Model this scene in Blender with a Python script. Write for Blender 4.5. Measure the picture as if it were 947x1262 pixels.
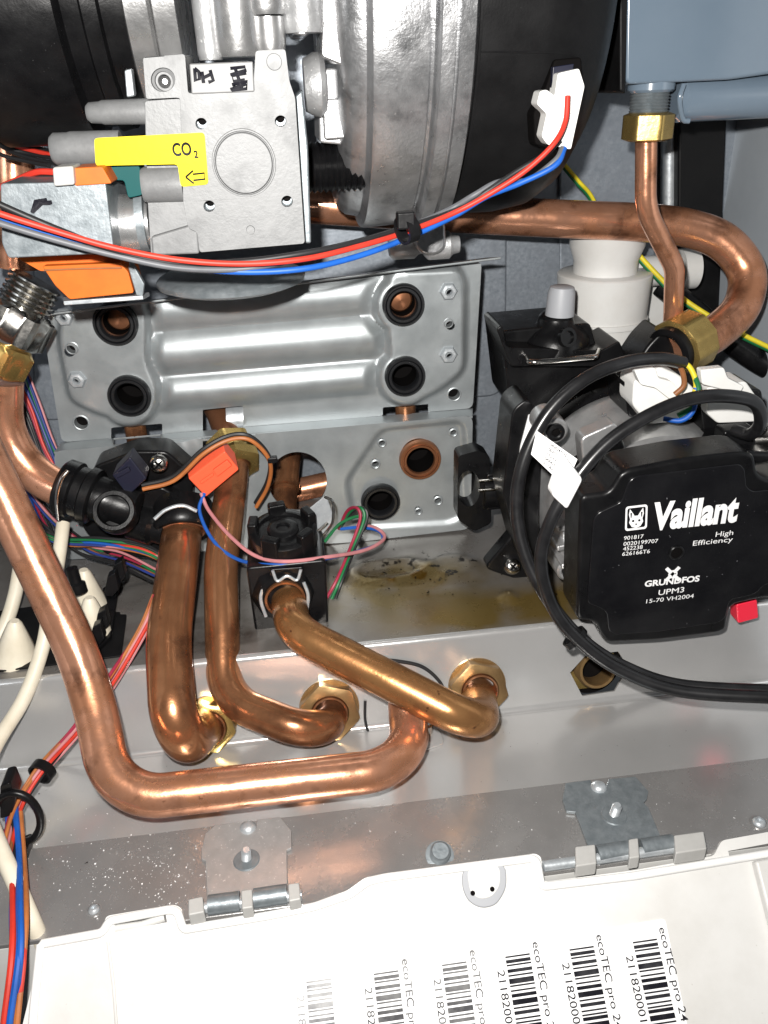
import bpy, bmesh, math, random
from mathutils import Vector, Matrix
from mathutils.geometry import tessellate_polygon
random.seed(7)
V = Vector
MM = 0.001
for o in list(bpy.data.objects): bpy.data.objects.remove(o)
scene = bpy.context.scene
COL = scene.collection

# ------------------------------------------------------------------ camera
# working space: millimetres, camera at (0,0,CZ); X right, Y into the boiler, Z up
CZ = 300.0
W_, H_, F_ = 947.0, 1262.0, 1000.0
PITCH, YAW, ROLL = math.radians(28), math.radians(6.0), math.radians(2.3)
CAM = V((0, 0, CZ))
FWD = V((math.sin(YAW)*math.cos(PITCH), math.cos(YAW)*math.cos(PITCH), -math.sin(PITCH)))
R0 = V((math.cos(YAW), -math.sin(YAW), 0))
U0 = R0.cross(FWD)
RIGHT = R0*math.cos(ROLL) - U0*math.sin(ROLL)
UP = U0*math.cos(ROLL) + R0*math.sin(ROLL)
cam = bpy.data.cameras.new('camera'); camo = bpy.data.objects.new('camera', cam); COL.objects.link(camo)
cam.sensor_fit = 'HORIZONTAL'; cam.sensor_width = 36; cam.lens = 36*F_/W_
cam.clip_start = 0.01; cam.clip_end = 50
m = Matrix((RIGHT, UP, -FWD)).transposed().to_4x4(); m.translation = CAM*MM
camo.matrix_world = m
scene.camera = camo

# ------------------------------------------------------------------ light
world = bpy.data.worlds.new('World'); scene.world = world; world.use_nodes = True
bg = world.node_tree.nodes['Background']
bg.inputs[0].default_value = (0.86, 0.93, 1.0, 1); bg.inputs[1].default_value = 0.036
fl = bpy.data.lights.new('phone_flash', 'AREA'); fl.shape = 'DISK'; fl.size = 0.009; fl.energy = 3.25
fl.color = (1.0, 0.97, 0.93)
flo = bpy.data.objects.new('phone_flash', fl); COL.objects.link(flo)
m2 = m.copy(); m2.translation = (CAM + RIGHT*(-14) + UP*24)*MM; flo.matrix_world = m2
vs = scene.view_settings
vs.view_transform = 'Standard'; vs.look = 'None'; vs.exposure = 0.0; vs.gamma = 1; vs.use_curve_mapping = False
scene.render.engine = 'CYCLES'

# ------------------------------------------------------------------ pixel -> place
def ray(px, py): return FWD*F_ + RIGHT*(px-W_/2) - UP*(py-H_/2)
def P(px, py, Y):
    d = ray(px, py); return CAM + d*(Y/d.y)
def PZ(px, py, Z):
    d = ray(px, py); return CAM + d*((Z-CZ)/d.z)
def PL(px, py, p0, n):
    d = ray(px, py); return CAM + d*((p0-CAM).dot(n)/d.dot(n))
def S(p): return (p-CAM).dot(FWD)/F_        # mm per pixel at a place

# ------------------------------------------------------------------ materials
MATS = {}
def mat(name, col, metal=0.0, rough=0.5, col2=None, nscale=60, contrast=(0.35, 0.65), bump=0.0, bscale=300,
        rvar=0.0, stretch=None, coat=0.0, spec=0.5, col3=None, n3=20, c3=(0.55, 0.7), speck=None, detail=6):
    m = bpy.data.materials.new(name); m.use_nodes = True
    nt = m.node_tree; b = nt.nodes['Principled BSDF']; L = nt.links.new
    b.inputs['Base Color'].default_value = (*col, 1)
    b.inputs['Metallic'].default_value = metal; b.inputs['Roughness'].default_value = rough
    b.inputs['Coat Weight'].default_value = coat; b.inputs['Coat Roughness'].default_value = 0.15
    b.inputs['Specular IOR Level'].default_value = spec
    tc = nt.nodes.new('ShaderNodeTexCoord'); vec = tc.outputs['Object']
    if stretch:
        mp = nt.nodes.new('ShaderNodeMapping'); mp.inputs['Scale'].default_value = stretch
        L(vec, mp.inputs[0]); vec = mp.outputs[0]
    def noise(sc, det=detail):
        n = nt.nodes.new('ShaderNodeTexNoise'); n.inputs['Scale'].default_value = sc
        n.inputs['Detail'].default_value = det; n.inputs['Roughness'].default_value = 0.62
        L(vec, n.inputs['Vector']); return n.outputs['Fac']
    def ramp(x, lo, hi):
        r = nt.nodes.new('ShaderNodeMapRange'); r.inputs[1].default_value = lo; r.inputs[2].default_value = hi
        L(x, r.inputs[0]); return r.outputs[0]
    def mix(f, a, c):
        x = nt.nodes.new('ShaderNodeMix'); x.data_type = 'RGBA'
        L(f, x.inputs[0])
        if isinstance(a, tuple): x.inputs[6].default_value = (*a, 1)
        else: L(a, x.inputs[6])
        x.inputs[7].default_value = (*c, 1); return x.outputs[2]
    cur = None
    if col2:
        f = ramp(noise(nscale), *contrast); cur = mix(f, col, col2)
        if rvar:
            rr = nt.nodes.new('ShaderNodeMapRange'); rr.inputs[3].default_value = rough-rvar; rr.inputs[4].default_value = rough+rvar
            L(f, rr.inputs[0]); L(rr.outputs[0], b.inputs['Roughness'])
    if col3: cur = mix(ramp(noise(n3), *c3), cur if cur else col, col3)
    if speck:
        sc, lo, hi, c = speck
        cur = mix(ramp(noise(sc, 2), lo, hi), cur if cur else col, c)
    if cur: L(cur, b.inputs['Base Color'])
    if bump:
        bp = nt.nodes.new('ShaderNodeBump'); bp.inputs['Strength'].default_value = bump
        bp.inputs['Distance'].default_value = 0.0006
        L(noise(bscale, 4), bp.inputs['Height']); L(bp.outputs[0], b.inputs['Normal'])
    MATS[name] = m
    return m

mat('galv', (0.22, 0.25, 0.285), 0.5, 0.42, (0.31, 0.34, 0.38), 420, (0.3, 0.7), 0.12, 700, 0.06, col3=(0.24, 0.265, 0.30), n3=60, c3=(.45, .65))
mat('galv_light', (0.46, 0.50, 0.53), 0.6, 0.38, (0.60, 0.63, 0.65), 220, (0.3, 0.7), 0.15, 500, 0.08, speck=(900, 0.66, 0.75, (0.75, 0.78, 0.8)))
mat('pressed', (0.30, 0.325, 0.335), 0.6, 0.42, (0.36, 0.385, 0.395), 60, (0.3, 0.7), 0.05, 700, 0.05, col3=(0.24, 0.26, 0.26), n3=28, c3=(0.6, 0.8), speck=(1300, 0.74, 0.8, (0.15, 0.14, 0.13)))
mat('tray', (0.62, 0.618, 0.61), 0.68, 0.2, (0.69, 0.685, 0.678), 22, (0.25, 0.75), 0.05, 900, 0.02, speck=(1500, 0.72, 0.78, (0.75, 0.74, 0.72)))
mat('tray_dark', (0.37, 0.362, 0.356), 0.66, 0.26, (0.43, 0.42, 0.413), 45, (0.3, 0.7), 0.1, 900, 0.06, speck=(1300, 0.69, 0.75, (0.7, 0.69, 0.66)))
mat('castalu', (0.36, 0.365, 0.37), 0.6, 0.4, (0.47, 0.475, 0.48), 130, (0.3, 0.7), 0.35, 900, 0.07, speck=(700, 0.68, 0.74, (0.85, 0.85, 0.84)))
mat('castalu_shiny', (0.50, 0.50, 0.50), 0.85, 0.28, (0.62, 0.62, 0.62), 90, (0.3, 0.7), 0.15, 600, 0.06)
mat('valve_cast', (0.135, 0.138, 0.14), 0.12, 0.5, (0.20, 0.203, 0.205), 120, (0.3, 0.7), 0.2, 500, 0.08, spec=0.3, col3=(0.09, 0.092, 0.094), n3=55, c3=(.52, .78), speck=(450, 0.72, 0.86, (0.25, 0.25, 0.25)))
mat('volute_cast', (0.38, 0.385, 0.395), 0.85, 0.33, (0.50, 0.505, 0.515), 110, (0.3, 0.7), 0.3, 700, 0.07, col3=(0.16, 0.165, 0.17), n3=70, c3=(0.55, 0.75), speck=(650, 0.66, 0.74, (0.6, 0.6, 0.6)))
mat('patch', (0.17, 0.172, 0.172), 0.1, 0.5, (0.20, 0.2, 0.2), 90, spec=.3)
mat('motor_cast', (0.50, 0.505, 0.51), 0.75, 0.34, (0.62, 0.62, 0.62), 90, (0.3, 0.7), 0.3, 700, 0.07, col3=(0.3, 0.3, 0.3), n3=60, c3=(.5, .75))
mat('zinc', (0.17, 0.195, 0.21), 0.5, 0.42, (0.25, 0.275, 0.29), 260, (0.3, 0.7), 0.2, 600, 0.08, col3=(0.14, 0.16, 0.17), n3=120, c3=(0.55, 0.75))
mat('chrome', (0.62, 0.61, 0.58), 1.0, 0.2, (0.5, 0.48, 0.45), 200, (0.4, 0.7), 0.06, 600, 0.05)
mat('copper', (0.84, 0.42, 0.265), 0.78, 0.23, (0.58, 0.26, 0.14), 55, (0.36, 0.62), 0.12, 420, 0.09, col3=(0.16, 0.065, 0.035), n3=60, c3=(0.52, 0.74), speck=(300, 0.69, 0.80, (0.20, 0.08, 0.04)))
mat('copper_dull', (0.56, 0.26, 0.125), 0.8, 0.23, (0.33, 0.14, 0.065), 36, (0.36, 0.62), 0.12, 450, 0.09, col3=(0.10, 0.045, 0.027), n3=40, c3=(0.48, 0.70), speck=(260, 0.68, 0.80, (0.12, 0.05, 0.03)))
mat('copper_dark', (0.38, 0.165, 0.08), 0.75, 0.34, (0.24, 0.10, 0.05), 38, (0.36, 0.62), 0.06, 600, 0.06, col3=(0.13, 0.06, 0.035), n3=50, c3=(0.56, 0.74))
mat('copper_gold', (0.56, 0.285, 0.115), 0.78, 0.25, (0.36, 0.165, 0.065), 60, (0.36, 0.66), 0.10, 500, 0.08, col3=(0.20, 0.09, 0.04), n3=80, c3=(0.58, 0.75), speck=(330, 0.67, 0.74, (0.12, 0.05, 0.025)))
mat('brass', (0.62, 0.44, 0.15), 0.85, 0.28, (0.42, 0.29, 0.10), 90, (0.35, 0.7), 0.12, 500, 0.07)
mat('brass_dark', (0.42, 0.27, 0.12), 0.8, 0.36, (0.22, 0.13, 0.06), 90, (0.35, 0.7), 0.15, 500, 0.08)
mat('black', (0.0035, 0.0035, 0.004), 0, 0.32, (0.007, 0.007, 0.0075), 90, (0.3, 0.7), 0.10, 900, 0.08, spec=0.26, speck=(1200, 0.74, 0.8, (0.1, 0.1, 0.1)))
mat('black_matt', (0.005, 0.005, 0.0054), 0, 0.46, (0.008, 0.008, 0.0085), 70, (0.3, 0.7), 0.10, 1100, 0.08, spec=0.18, speck=(900, .74, .82, (.06, .06, .06)))
mat('black_gloss', (0.004, 0.004, 0.005), 0, 0.2, (0.010, 0.010, 0.011), 40, (0.3, 0.7), 0.0, rvar=0.05, spec=0.35, speck=(520, 0.745, 0.775, (0.16, 0.16, 0.17)))
mat('rubber', (0.006, 0.0065, 0.0075), 0, 0.36, (0.010, 0.0105, 0.012), 120, (0.3, 0.7), 0.1, 700)
mat('cable_black', (0.006, 0.006, 0.0066), 0, 0.28, (0.016, 0.016, 0.017), 120, (0.3, 0.7), 0.05, 500)
mat('void', (0.004, 0.0035, 0.0035), 0, 0.8, spec=0.05)
mat('white_plastic', (0.74, 0.74, 0.72), 0, 0.42, (0.68, 0.67, 0.645), 50, (0.4, 0.75), 0.04, 500)
mat('offwhite', (0.60, 0.60, 0.585), 0, 0.4, (0.54, 0.53, 0.505), 40, (0.4, 0.75), 0.04, 500)
mat('lug_plastic', (0.42, 0.415, 0.40), 0, 0.45, (0.36, 0.355, 0.34), 90, (0.35, 0.7))
mat('grey_plastic', (0.30, 0.31, 0.33), 0, 0.5)
mat('cream', (0.66, 0.61, 0.50), 0, 0.45, (0.56, 0.505, 0.39), 60, (0.4, 0.75), 0.08, 400)
mat('flap', (0.63, 0.625, 0.61), 0, 0.42, (0.52, 0.51, 0.485), 18, (0.45, 0.75), 0.05, 800, speck=(500, 0.74, 0.82, (0.35, 0.33, 0.29)))
mat('flap_white', (0.80, 0.80, 0.79), 0, 0.38, (0.75, 0.745, 0.73), 14, (0.45, 0.8), 0.04, 800)
mat('paper', (0.86, 0.86, 0.86), 0, 0.6)
mat('ink', (0.008, 0.008, 0.012), 0, 0.8, (0.04, 0.04, 0.045), 120, (0.45, 0.7), spec=0.1)
mat('ink_washed', (0.16, 0.16, 0.17), 0, 0.7, (0.4, 0.4, 0.4), 90, (0.4, 0.65))  # paler ink imitates print washed out by the flash
mat('print_white', (0.78, 0.78, 0.78), 0, 0.5)
mat('yellow', (0.66, 0.53, 0.004), 0, 0.55, (0.60, 0.47, 0.006), 70, (.4, .7), 0.08, 250, spec=0.2)
mat('orange', (0.55, 0.12, 0.012), 0, 0.5, (0.47, 0.095, 0.01), 60, spec=.25)
mat('red_plastic', (0.86, 0.11, 0.045), 0, 0.4)
mat('red_tab', (0.75, 0.02, 0.05), 0, 0.35)
mat('teal', (0.001, 0.055, 0.055), 0, 0.5, spec=0.15)
mat('navy', (0.008, 0.009, 0.022), 0, 0.4)
mat('vessel', (0.13, 0.175, 0.225), 0.0, 0.18, (0.15, 0.195, 0.245), 20, (0.3, 0.7), 0.02, 200, coat=0.6)
mat('side', (0.40, 0.44, 0.48), 0.1, 0.4, (0.44, 0.48, 0.52), 30)
for n, c in dict(w_red=(0.55, 0.035, 0.02), w_black=(0.015, 0.015, 0.016), w_grey=(0.11, 0.115, 0.125), w_blue=(0.01, 0.09, 0.40),
                 w_green=(0.01, 0.14, 0.045), w_pink=(0.50, 0.20, 0.21), w_brown=(0.26, 0.10, 0.035), w_orange=(0.42, 0.14, 0.04),
                 w_darkred=(0.30, 0.02, 0.05), w_yellow=(0.75, 0.62, 0.03), w_navy=(0.02, 0.04, 0.2), w_white=(0.75, 0.74, 0.7)).items():
    mat(n, c, 0, 0.48, tuple(v*0.72 for v in c), 90, (0.4, 0.7), spec=0.35)
M = MATS

# stain on the shelf: rusty pool with a shape of its own
def shelf_mat():
    m = mat('shelf_steel', (0.20, 0.185, 0.17), 0.6, 0.30, (0.27, 0.255, 0.24), 40, (0.3, 0.7), 0.12, 600, 0.08)
    nt = m.node_tree; L = nt.links.new; b = nt.nodes['Principled BSDF']
    geo = nt.nodes.new('ShaderNodeNewGeometry')
    cur = b.inputs['Base Color'].links[0].from_socket
    def math_(op, a, c):
        n = nt.nodes.new('ShaderNodeMath'); n.operation = op; n.use_clamp = True
        for i, v in enumerate((a, c)):
            if isinstance(v, (int, float)): n.inputs[i].default_value = v
            else: L(v, n.inputs[i])
        return n.outputs[0]
    for (px, py, rx, ry, col, nsc, lo, hi) in ((620, 752, .08, .024, (0.19, 0.13, 0.04), 35, .08, .48), (490, 722, .075, .034, (0.15, 0.11, 0.045), 45, .12, .48),
                                             (500, 712, .035, .016, (0.10, 0.055, 0.008), 120, .46, .58), (520, 700, .08, .04, (0.018, 0.014, 0.010), 190, .58, .66), (250, 780, .10, .03, (0.07, 0.055, 0.045), 70, .40, .65)):
        p = PZ(px, py, CZ-248)*MM
        mp = nt.nodes.new('ShaderNodeMapping'); mp.vector_type = 'TEXTURE'
        mp.inputs['Location'].default_value = p; mp.inputs['Scale'].default_value = (rx, ry, 1); L(geo.outputs['Position'], mp.inputs[0])
        ln = nt.nodes.new('ShaderNodeVectorMath'); ln.operation = 'LENGTH'; L(mp.outputs[0], ln.inputs[0])
        r1 = nt.nodes.new('ShaderNodeMapRange'); r1.inputs[1].default_value = 1.25; r1.inputs[2].default_value = 0.35; L(ln.outputs['Value'], r1.inputs[0])
        n = nt.nodes.new('ShaderNodeTexNoise'); n.inputs['Scale'].default_value = nsc; n.inputs['Detail'].default_value = 5; L(geo.outputs['Position'], n.inputs['Vector'])
        ad = nt.nodes.new('ShaderNodeMath'); ad.operation = 'MULTIPLY'; L(r1.outputs[0], ad.inputs[0]); L(n.outputs['Fac'], ad.inputs[1])
        r2 = nt.nodes.new('ShaderNodeMapRange'); r2.inputs[1].default_value = lo; r2.inputs[2].default_value = hi; L(ad.outputs[0], r2.inputs[0])
        mx = nt.nodes.new('ShaderNodeMix'); mx.data_type = 'RGBA'; L(r2.outputs[0], mx.inputs[0]); L(cur, mx.inputs[6]); mx.inputs[7].default_value = (*col, 1)
        cur = mx.outputs[2]
    L(cur, b.inputs['Base Color'])
    return m
shelf_mat()

# ------------------------------------------------------------------ object helpers
WL = {}
def wl(p): return WL[p.name] if p else V((0, 0, 0))
def thing(name, label, cat, loc, group=None):
    o = bpy.data.objects.new(name, None); COL.objects.link(o)
    o.empty_display_size = 0.01
    o.location = V(loc)*MM; o['label'] = label; o['category'] = cat
    if group: o['group'] = group
    WL[o.name] = V(loc); return o
def tag(o, label, cat, group=None):
    o['label'] = label; o['category'] = cat
    if group: o['group'] = group
    return o
def structure(o): o['kind'] = 'structure'; return o

def make(name, verts, faces, material, parent=None, smooth=False, bevel=0, label=None, seg=2, ang=35):
    c = V((0, 0, 0))
    lo = V((min(v[i] for v in verts) for i in range(3))); hi = V((max(v[i] for v in verts) for i in range(3)))
    c = (lo+hi)/2
    me = bpy.data.meshes.new(name)
    me.from_pydata([((V(v)-c)*MM)[:] for v in verts], [], faces)
    bm = bmesh.new(); bm.from_mesh(me)
    bmesh.ops.recalc_face_normals(bm, faces=bm.faces)
    bm.to_mesh(me); bm.free()
    me.materials.append(M[material])
    o = bpy.data.objects.new(name, me); COL.objects.link(o)
    o.location = (c - wl(parent))*MM; WL[o.name] = c
    if parent: o.parent = parent
    if smooth or bevel:
        for p in me.polygons: p.use_smooth = True
        md = None
        if bevel:
            b = o.modifiers.new('bevel', 'BEVEL'); b.width = bevel*MM; b.segments = seg; b.limit_method = 'ANGLE'
            b.angle_limit = math.radians(ang); b.harden_normals = True
        else:
            me.set_sharp_from_angle(angle=math.radians(42))
    if label: o['label'] = label
    return o

def frame(axis):
    a = V(axis).normalized()
    h = V((0, 0, 1)) if abs(a.z) < 0.9 else V((0, 1, 0))
    x = h.cross(a).normalized(); y = a.cross(x)
    return x, y, a

def lathe_geo(c, axis, prof, seg=40, hexes=(), rot=0.0, sides=6, caps=True):
    x, y, a = frame(axis); c = V(c)
    vs, fs = [], []
    for i, (t, r) in enumerate(prof):
        for k in range(seg):
            th = 2*math.pi*k/seg
            rr = r
            if i in hexes:
                w = 2*math.pi/sides
                rr = r/math.cos(((th+rot) % w) - w/2)
            vs.append(c + a*t + x*(rr*math.cos(th)) + y*(rr*math.sin(th)))
    n = len(prof)
    for i in range(n-1):
        for k in range(seg):
            k2 = (k+1) % seg
            fs.append((i*seg+k, i*seg+k2, (i+1)*seg+k2, (i+1)*seg+k))
    if caps:
        if prof[0][1] > 0: fs.append(tuple(range(seg-1, -1, -1)))
        if prof[-1][1] > 0: fs.append(tuple((n-1)*seg+k for k in range(seg)))
    return vs, fs
def lathe(name, c, axis, prof, material, parent=None, seg=40, hexes=(), rot=0.0, sides=6, caps=True, label=None, bevel=0):
    vs, fs = lathe_geo(c, axis, prof, seg, hexes, rot, sides, caps)
    return make(name, vs, fs, material, parent, True, bevel, label)
def ring(name, c, axis, prof, material, parent=None, seg=48, hexes=(), rot=0.0, sides=6, label=None):
    vs, fs = lathe_geo(c, axis, prof, seg, hexes, rot, sides, False)
    n = len(prof)
    for k in range(seg):
        k2 = (k+1) % seg
        fs.append(((n-1)*seg+k, (n-1)*seg+k2, k2, k))
    return make(name, vs, fs, material, parent, True, 0, label)

def prism(name, outline, ext, material, parent=None, bevel=0.6, holes=(), label=None, seg=2):
    ext = V(ext); loops = [[V(p) for p in outline]] + [[V(p) for p in h] for h in holes]
    flat = [p for l in loops for p in l]; n = len(flat)
    vs = flat + [p+ext for p in flat]
    if len(loops) == 1:
        fs = [tuple(range(n)), tuple(range(2*n-1, n-1, -1))]
    else:
        tris = tessellate_polygon(loops)
        fs = [tuple(t) for t in tris] + [tuple(i+n for i in reversed(t)) for t in tris]
    k = 0
    for l in loops:
        for i in range(len(l)):
            a, b = k+i, k+(i+1) % len(l); fs.append((a, b, b+n, a+n))
        k += len(l)
    return make(name, vs, fs, material, parent, False, bevel, label, seg)
def slab(name, pts, Y, depth, material, parent=None, bevel=0.6, holes=(), label=None, seg=2):
    """outline measured in the photograph, standing in the vertical plane Y, thickness into the boiler"""
    return prism(name, [P(x, y, Y) for x, y in pts], V((0, depth, 0)), material, parent, bevel,
                 [[P(x, y, Y) for x, y in h] for h in holes], label, seg)
def circ(cx, cy, r, n=28, ry=None): return [(cx+r*math.cos(2*math.pi*i/n), cy+(ry or r)*math.sin(2*math.pi*i/n)) for i in range(n)]
def rrect(x0, y0, x1, y1, r, n=5):
    out = []
    for cx, cy, a0 in ((x1-r, y0+r, -90), (x1-r, y1-r, 0), (x0+r, y1-r, 90), (x0+r, y0+r, 180)):
        for i in range(n+1):
            a = math.radians(a0+90*i/n); out.append((cx+r*math.cos(a), cy+r*math.sin(a)))
    return out
def rounded(pts, r, n=5):
    """round the corners of a 2D outline"""
    out = []; N = len(pts)
    for i in range(N):
        a, b, c = V(pts[i-1]), V(pts[i]), V(pts[(i+1) % N])
        u, w = (a-b), (c-b); d = min(r, u.length*0.45, w.length*0.45)
        p, q = b+u.normalized()*d, b+w.normalized()*d
        for k in range(n+1):
            t = k/n; out.append(((p*(1-t)+b*t)*(1-t) + (b*(1-t)+q*t)*t)[:])
    return out
def box(name, c, size, material, parent=None, bevel=0.6, axes=None, label=None):
    ax = axes or (V((1, 0, 0)), V((0, 1, 0)), V((0, 0, 1))); c = V(c)
    h = [a*(s/2) for a, s in zip(ax, size)]
    o = [c-h[0]-h[1]-h[2], c+h[0]-h[1]-h[2], c+h[0]-h[1]+h[2], c-h[0]-h[1]+h[2]]
    return prism(name, o, h[1]*2, material, parent, bevel, label=label)

def catmull(pts, n=10):
    pts = [V(p) for p in pts]
    pts = [pts[0]*2-pts[1]] + pts + [pts[-1]*2-pts[-2]]
    out = []
    for i in range(1, len(pts)-2):
        p0, p1, p2, p3 = pts[i-1:i+3]
        for k in range(n):
            t = k/n
            out.append(0.5*((2*p1)+(p2-p0)*t+(2*p0-5*p1+4*p2-p3)*t*t+(3*p1-p0-3*p2+p3)*t**3))
    out.append(pts[-2]); return out
def fillet(pts, rad, n=12):
    pts = [V(p) for p in pts]; out = [pts[0]]
    for i in range(1, len(pts)-1):
        b = pts[i]; u = (pts[i-1]-b); w = (pts[i+1]-b)
        r = rad[i-1] if isinstance(rad, (list, tuple)) else rad
        ang = u.angle(w); d = min(r/math.tan(ang/2), u.length*0.49 if i > 1 else u.length*0.95, w.length*0.49 if i < len(pts)-2 else w.length*0.95)
        r2 = d*math.tan(ang/2)
        un, wn = u.normalized(), w.normalized()
        c = b + (un+wn).normalized()*(r2/math.sin(ang/2))
        s, e = b+un*d-c, b+wn*d-c
        tot = s.angle(e); axis = s.cross(e).normalized()
        for k in range(n+1):
            out.append(c + Matrix.Rotation(tot*k/n, 3, axis) @ s)
    out.append(pts[-1]); return out
def sweep_geo(path, r, seg=14, hollow=False):
    vs, fs = [], []
    t = (path[1]-path[0]).normalized(); x = frame(t)[0]
    N = len(path)
    for i, p in enumerate(path):
        d = (path[min(i+1, N-1)]-path[max(i-1, 0)]).normalized()
        x = (x - d*x.dot(d)).normalized(); y = d.cross(x)
        rr = r(i/(N-1)) if callable(r) else r
        for k in range(seg):
            a = 2*math.pi*k/seg; vs.append(p + x*(rr*math.cos(a)) + y*(rr*math.sin(a)))
    for i in range(N-1):
        for k in range(seg):
            k2 = (k+1) % seg; fs.append((i*seg+k, i*seg+k2, (i+1)*seg+k2, (i+1)*seg+k))
    fs.append(tuple(range(seg-1, -1, -1))); fs.append(tuple((N-1)*seg+k for k in range(seg)))
    return vs, fs
def tube(name, path, r, material, parent=None, seg=14, label=None):
    vs, fs = sweep_geo(path, r, seg)
    return make(name, vs, fs, material, parent, True, 0, label)
def wire(name, px, r, material, parent=None, label=None, n=8, seg=8, jit=0.0):
    pts = [P(a+random.uniform(-jit, jit), b+random.uniform(-jit, jit), c) for a, b, c in px]
    return tube(name, catmull(pts, n), r, material, parent, seg, label)
def pipe_px(px, rad, n=14): return fillet([P(*p) for p in px], rad, n)

def text(name, s, p0, p1, height, up, material, parent=None, thick=0.15, bold=0.0, label=None, normal=None):
    """lettering as thin raised print: baseline from p0 to p1"""
    cu = bpy.data.curves.new('t', 'FONT'); cu.body = s; cu.size = 1; cu.offset = bold; cu.resolution_u = 4
    ob = bpy.data.objects.new('t', cu); COL.objects.link(ob)
    dg = bpy.context.evaluated_depsgraph_get(); me = bpy.data.meshes.new_from_object(ob.evaluated_get(dg))
    x0 = min(v.co.x for v in me.vertices); x1 = max(v.co.x for v in me.vertices)
    cap = 0.69
    p0, p1 = V(p0), V(p1); ux = (p1-p0)/(x1-x0); uy = V(up)*(height/cap)
    nn = normal if normal else ux.cross(uy).normalized()
    vs = [p0 + ux*(v.co.x-x0) + uy*v.co.y for v in me.vertices]
    fs = [tuple(p.vertices) for p in me.polygons]
    bpy.data.objects.remove(ob); bpy.data.curves.remove(cu); bpy.data.meshes.remove(me)
    vs = [v + nn*thick for v in vs]
    return make(name, vs, fs, material, parent, False, 0, label)

def screw(name, c, axis, r, h, material, parent=None, slot=True):
    o = lathe(name, c, axis, [(0, r), (h*0.55, r), (h*0.85, r*0.8), (h, r*0.45), (h, 0.001)], material, parent, 24)
    if slot:
        x, y, a = frame(axis)
        for d in (x+y, x-y):
            d = d.normalized(); s = a.cross(d)
            box('slot', V(c)+a*(h*0.93), (r*1.0, r*0.22, h*0.3), 'void', o, 0, (d, s, a))
    return o

X, Yv, Z = V((1, 0, 0)), V((0, 1, 0)), V((0, 0, 1))

# ================================================================== THE CASE (setting)
YB = 520                         # rear wall
SHZ = CZ-248; SHE = 326          # shelf height, its front edge
ST = V((0, -0.292, -0.956)); SN = V((0, -0.956, 0.292)); SL = 45.0
E0 = V((0, SHE, SHZ)); E1 = E0+ST*SL      # step: top and bottom edge
FLZ = E1.z; FLE = 261.3; LEDZ = FLZ+1.5; LEDE = 216
XL = P(-25, 500, YB).x; XR = P(886, 300, YB).x
structure(make('back_wall', [V((XL-60, YB, -20)), V((XR+60, YB, -20)), V((XR+60, YB, 620)), V((XL-60, YB, 620))], [(0, 1, 2, 3)], 'galv'))
structure(make('left_wall', [V((XL, YB, -20)), V((XL, 225, -20)), V((XL, 225, 620)), V((XL, YB, 620))], [(0, 1, 2, 3)], 'galv'))
structure(make('right_wall', [V((XR, YB, -20)), V((XR, 225, -20)), V((XR, 225, 620)), V((XR, YB, 620))], [(0, 1, 2, 3)], 'side'))
bw = bpy.data.objects['back_wall']
slab('pressed_panel', rounded([(40, -80), (628, -80), (624, 488), (40, 520)], 26, 8), YB-4, 3.5, 'galv', bw, 2.0, seg=3)
slab('pressed_panel', rounded([(690, -80), (812, -80), (806, 480), (690, 480)], 20, 8), YB-3, 2.5, 'galv', bw, 1.5)
tube('corner_highlight', [P(830, -60, YB-6), P(822, 420, YB-6)], 5.5, 'galv_light', bw, 20)  # lighter tube added in place of a bright vertical highlight
slab('channel_shade', [(838, -50), (905, -50), (885, 430), (836, 430)], YB-18, 17, 'black_matt', bw, 1.5)  # black box puts the shade of the corner channel into colour

# shelf with pressed relief
def shelf():
    nx, ny = 150, 60; x0, x1 = XL-2, XR+2; vs, fs = [], []
    bumps = [(PZ(480, 705, SHZ), 24, 12, 2.6), (PZ(480, 705, SHZ), 15, 7, -2.2), (PZ(560, 700, SHZ), 14, 13, 2.0), (PZ(626, 736, SHZ), 4, 4, 2.2), (PZ(180, 740, SHZ), 18, 16, 1.6)]
    for j in range(ny+1):
        for i in range(nx+1):
            x = x0+(x1-x0)*i/nx; y = SHE+2.5+(YB-SHE-2.5)*j/ny; z = SHZ
            for c, a, b, h in bumps:
                d = math.hypot((x-c.x)/a, (y-c.y)/b); z += h*max(0, min(1, (1.25-d)*3))**2*(3-2*max(0, min(1, (1.25-d)*3)))
            vs.append(V((x, y, z)))
    for j in range(ny):
        for i in range(nx):
            a = j*(nx+1)+i; fs.append((a, a+1, a+nx+2, a+nx+1))
    return structure(make('shelf', vs, fs, 'shelf_steel', None, True))
sh = shelf()
# shelf lip + step plate (with a hexagonal hole)
def sp(px, py): return PL(px, py, E0, SN)
x0, x1 = XL-2, XR+2
lip = []
N = 8
for k in range(N+1):
    t = k/N; p = (E0+Yv*2.5)*(1-t)**2 + E0*2*t*(1-t) + (E0+ST*2.5)*t*t; lip.append(p)
vs = [V((x, p.y, p.z)) for p in lip for x in (x0, x1)]
structure(make('shelf_lip', vs, [(2*i, 2*i+1, 2*i+3, 2*i+2) for i in range(N)], 'tray', None, True))
ta, tb = E0+ST*2.5, E1
hexh = [(703, 829), (722, 808), (762, 803), (775, 822), (758, 852), (718, 858)]
structure(prism('step_plate', [V((x0, ta.y, ta.z)), V((x1, ta.y, ta.z)), V((x1, tb.y, tb.z)), V((x0, tb.y, tb.z))], -SN*1.2, 'tray', None, 0,
                [[sp(*p) for p in hexh]]))
structure(prism('front_skirt', [V((x0, LEDE+.5, LEDZ-3)), V((x1, LEDE+.5, LEDZ-3)), V((x1, LEDE-2, LEDZ-160)), V((x0, LEDE-2, LEDZ-160))], V((0, 2, 0)), 'offwhite', None, 0.3))
fil = []
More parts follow.
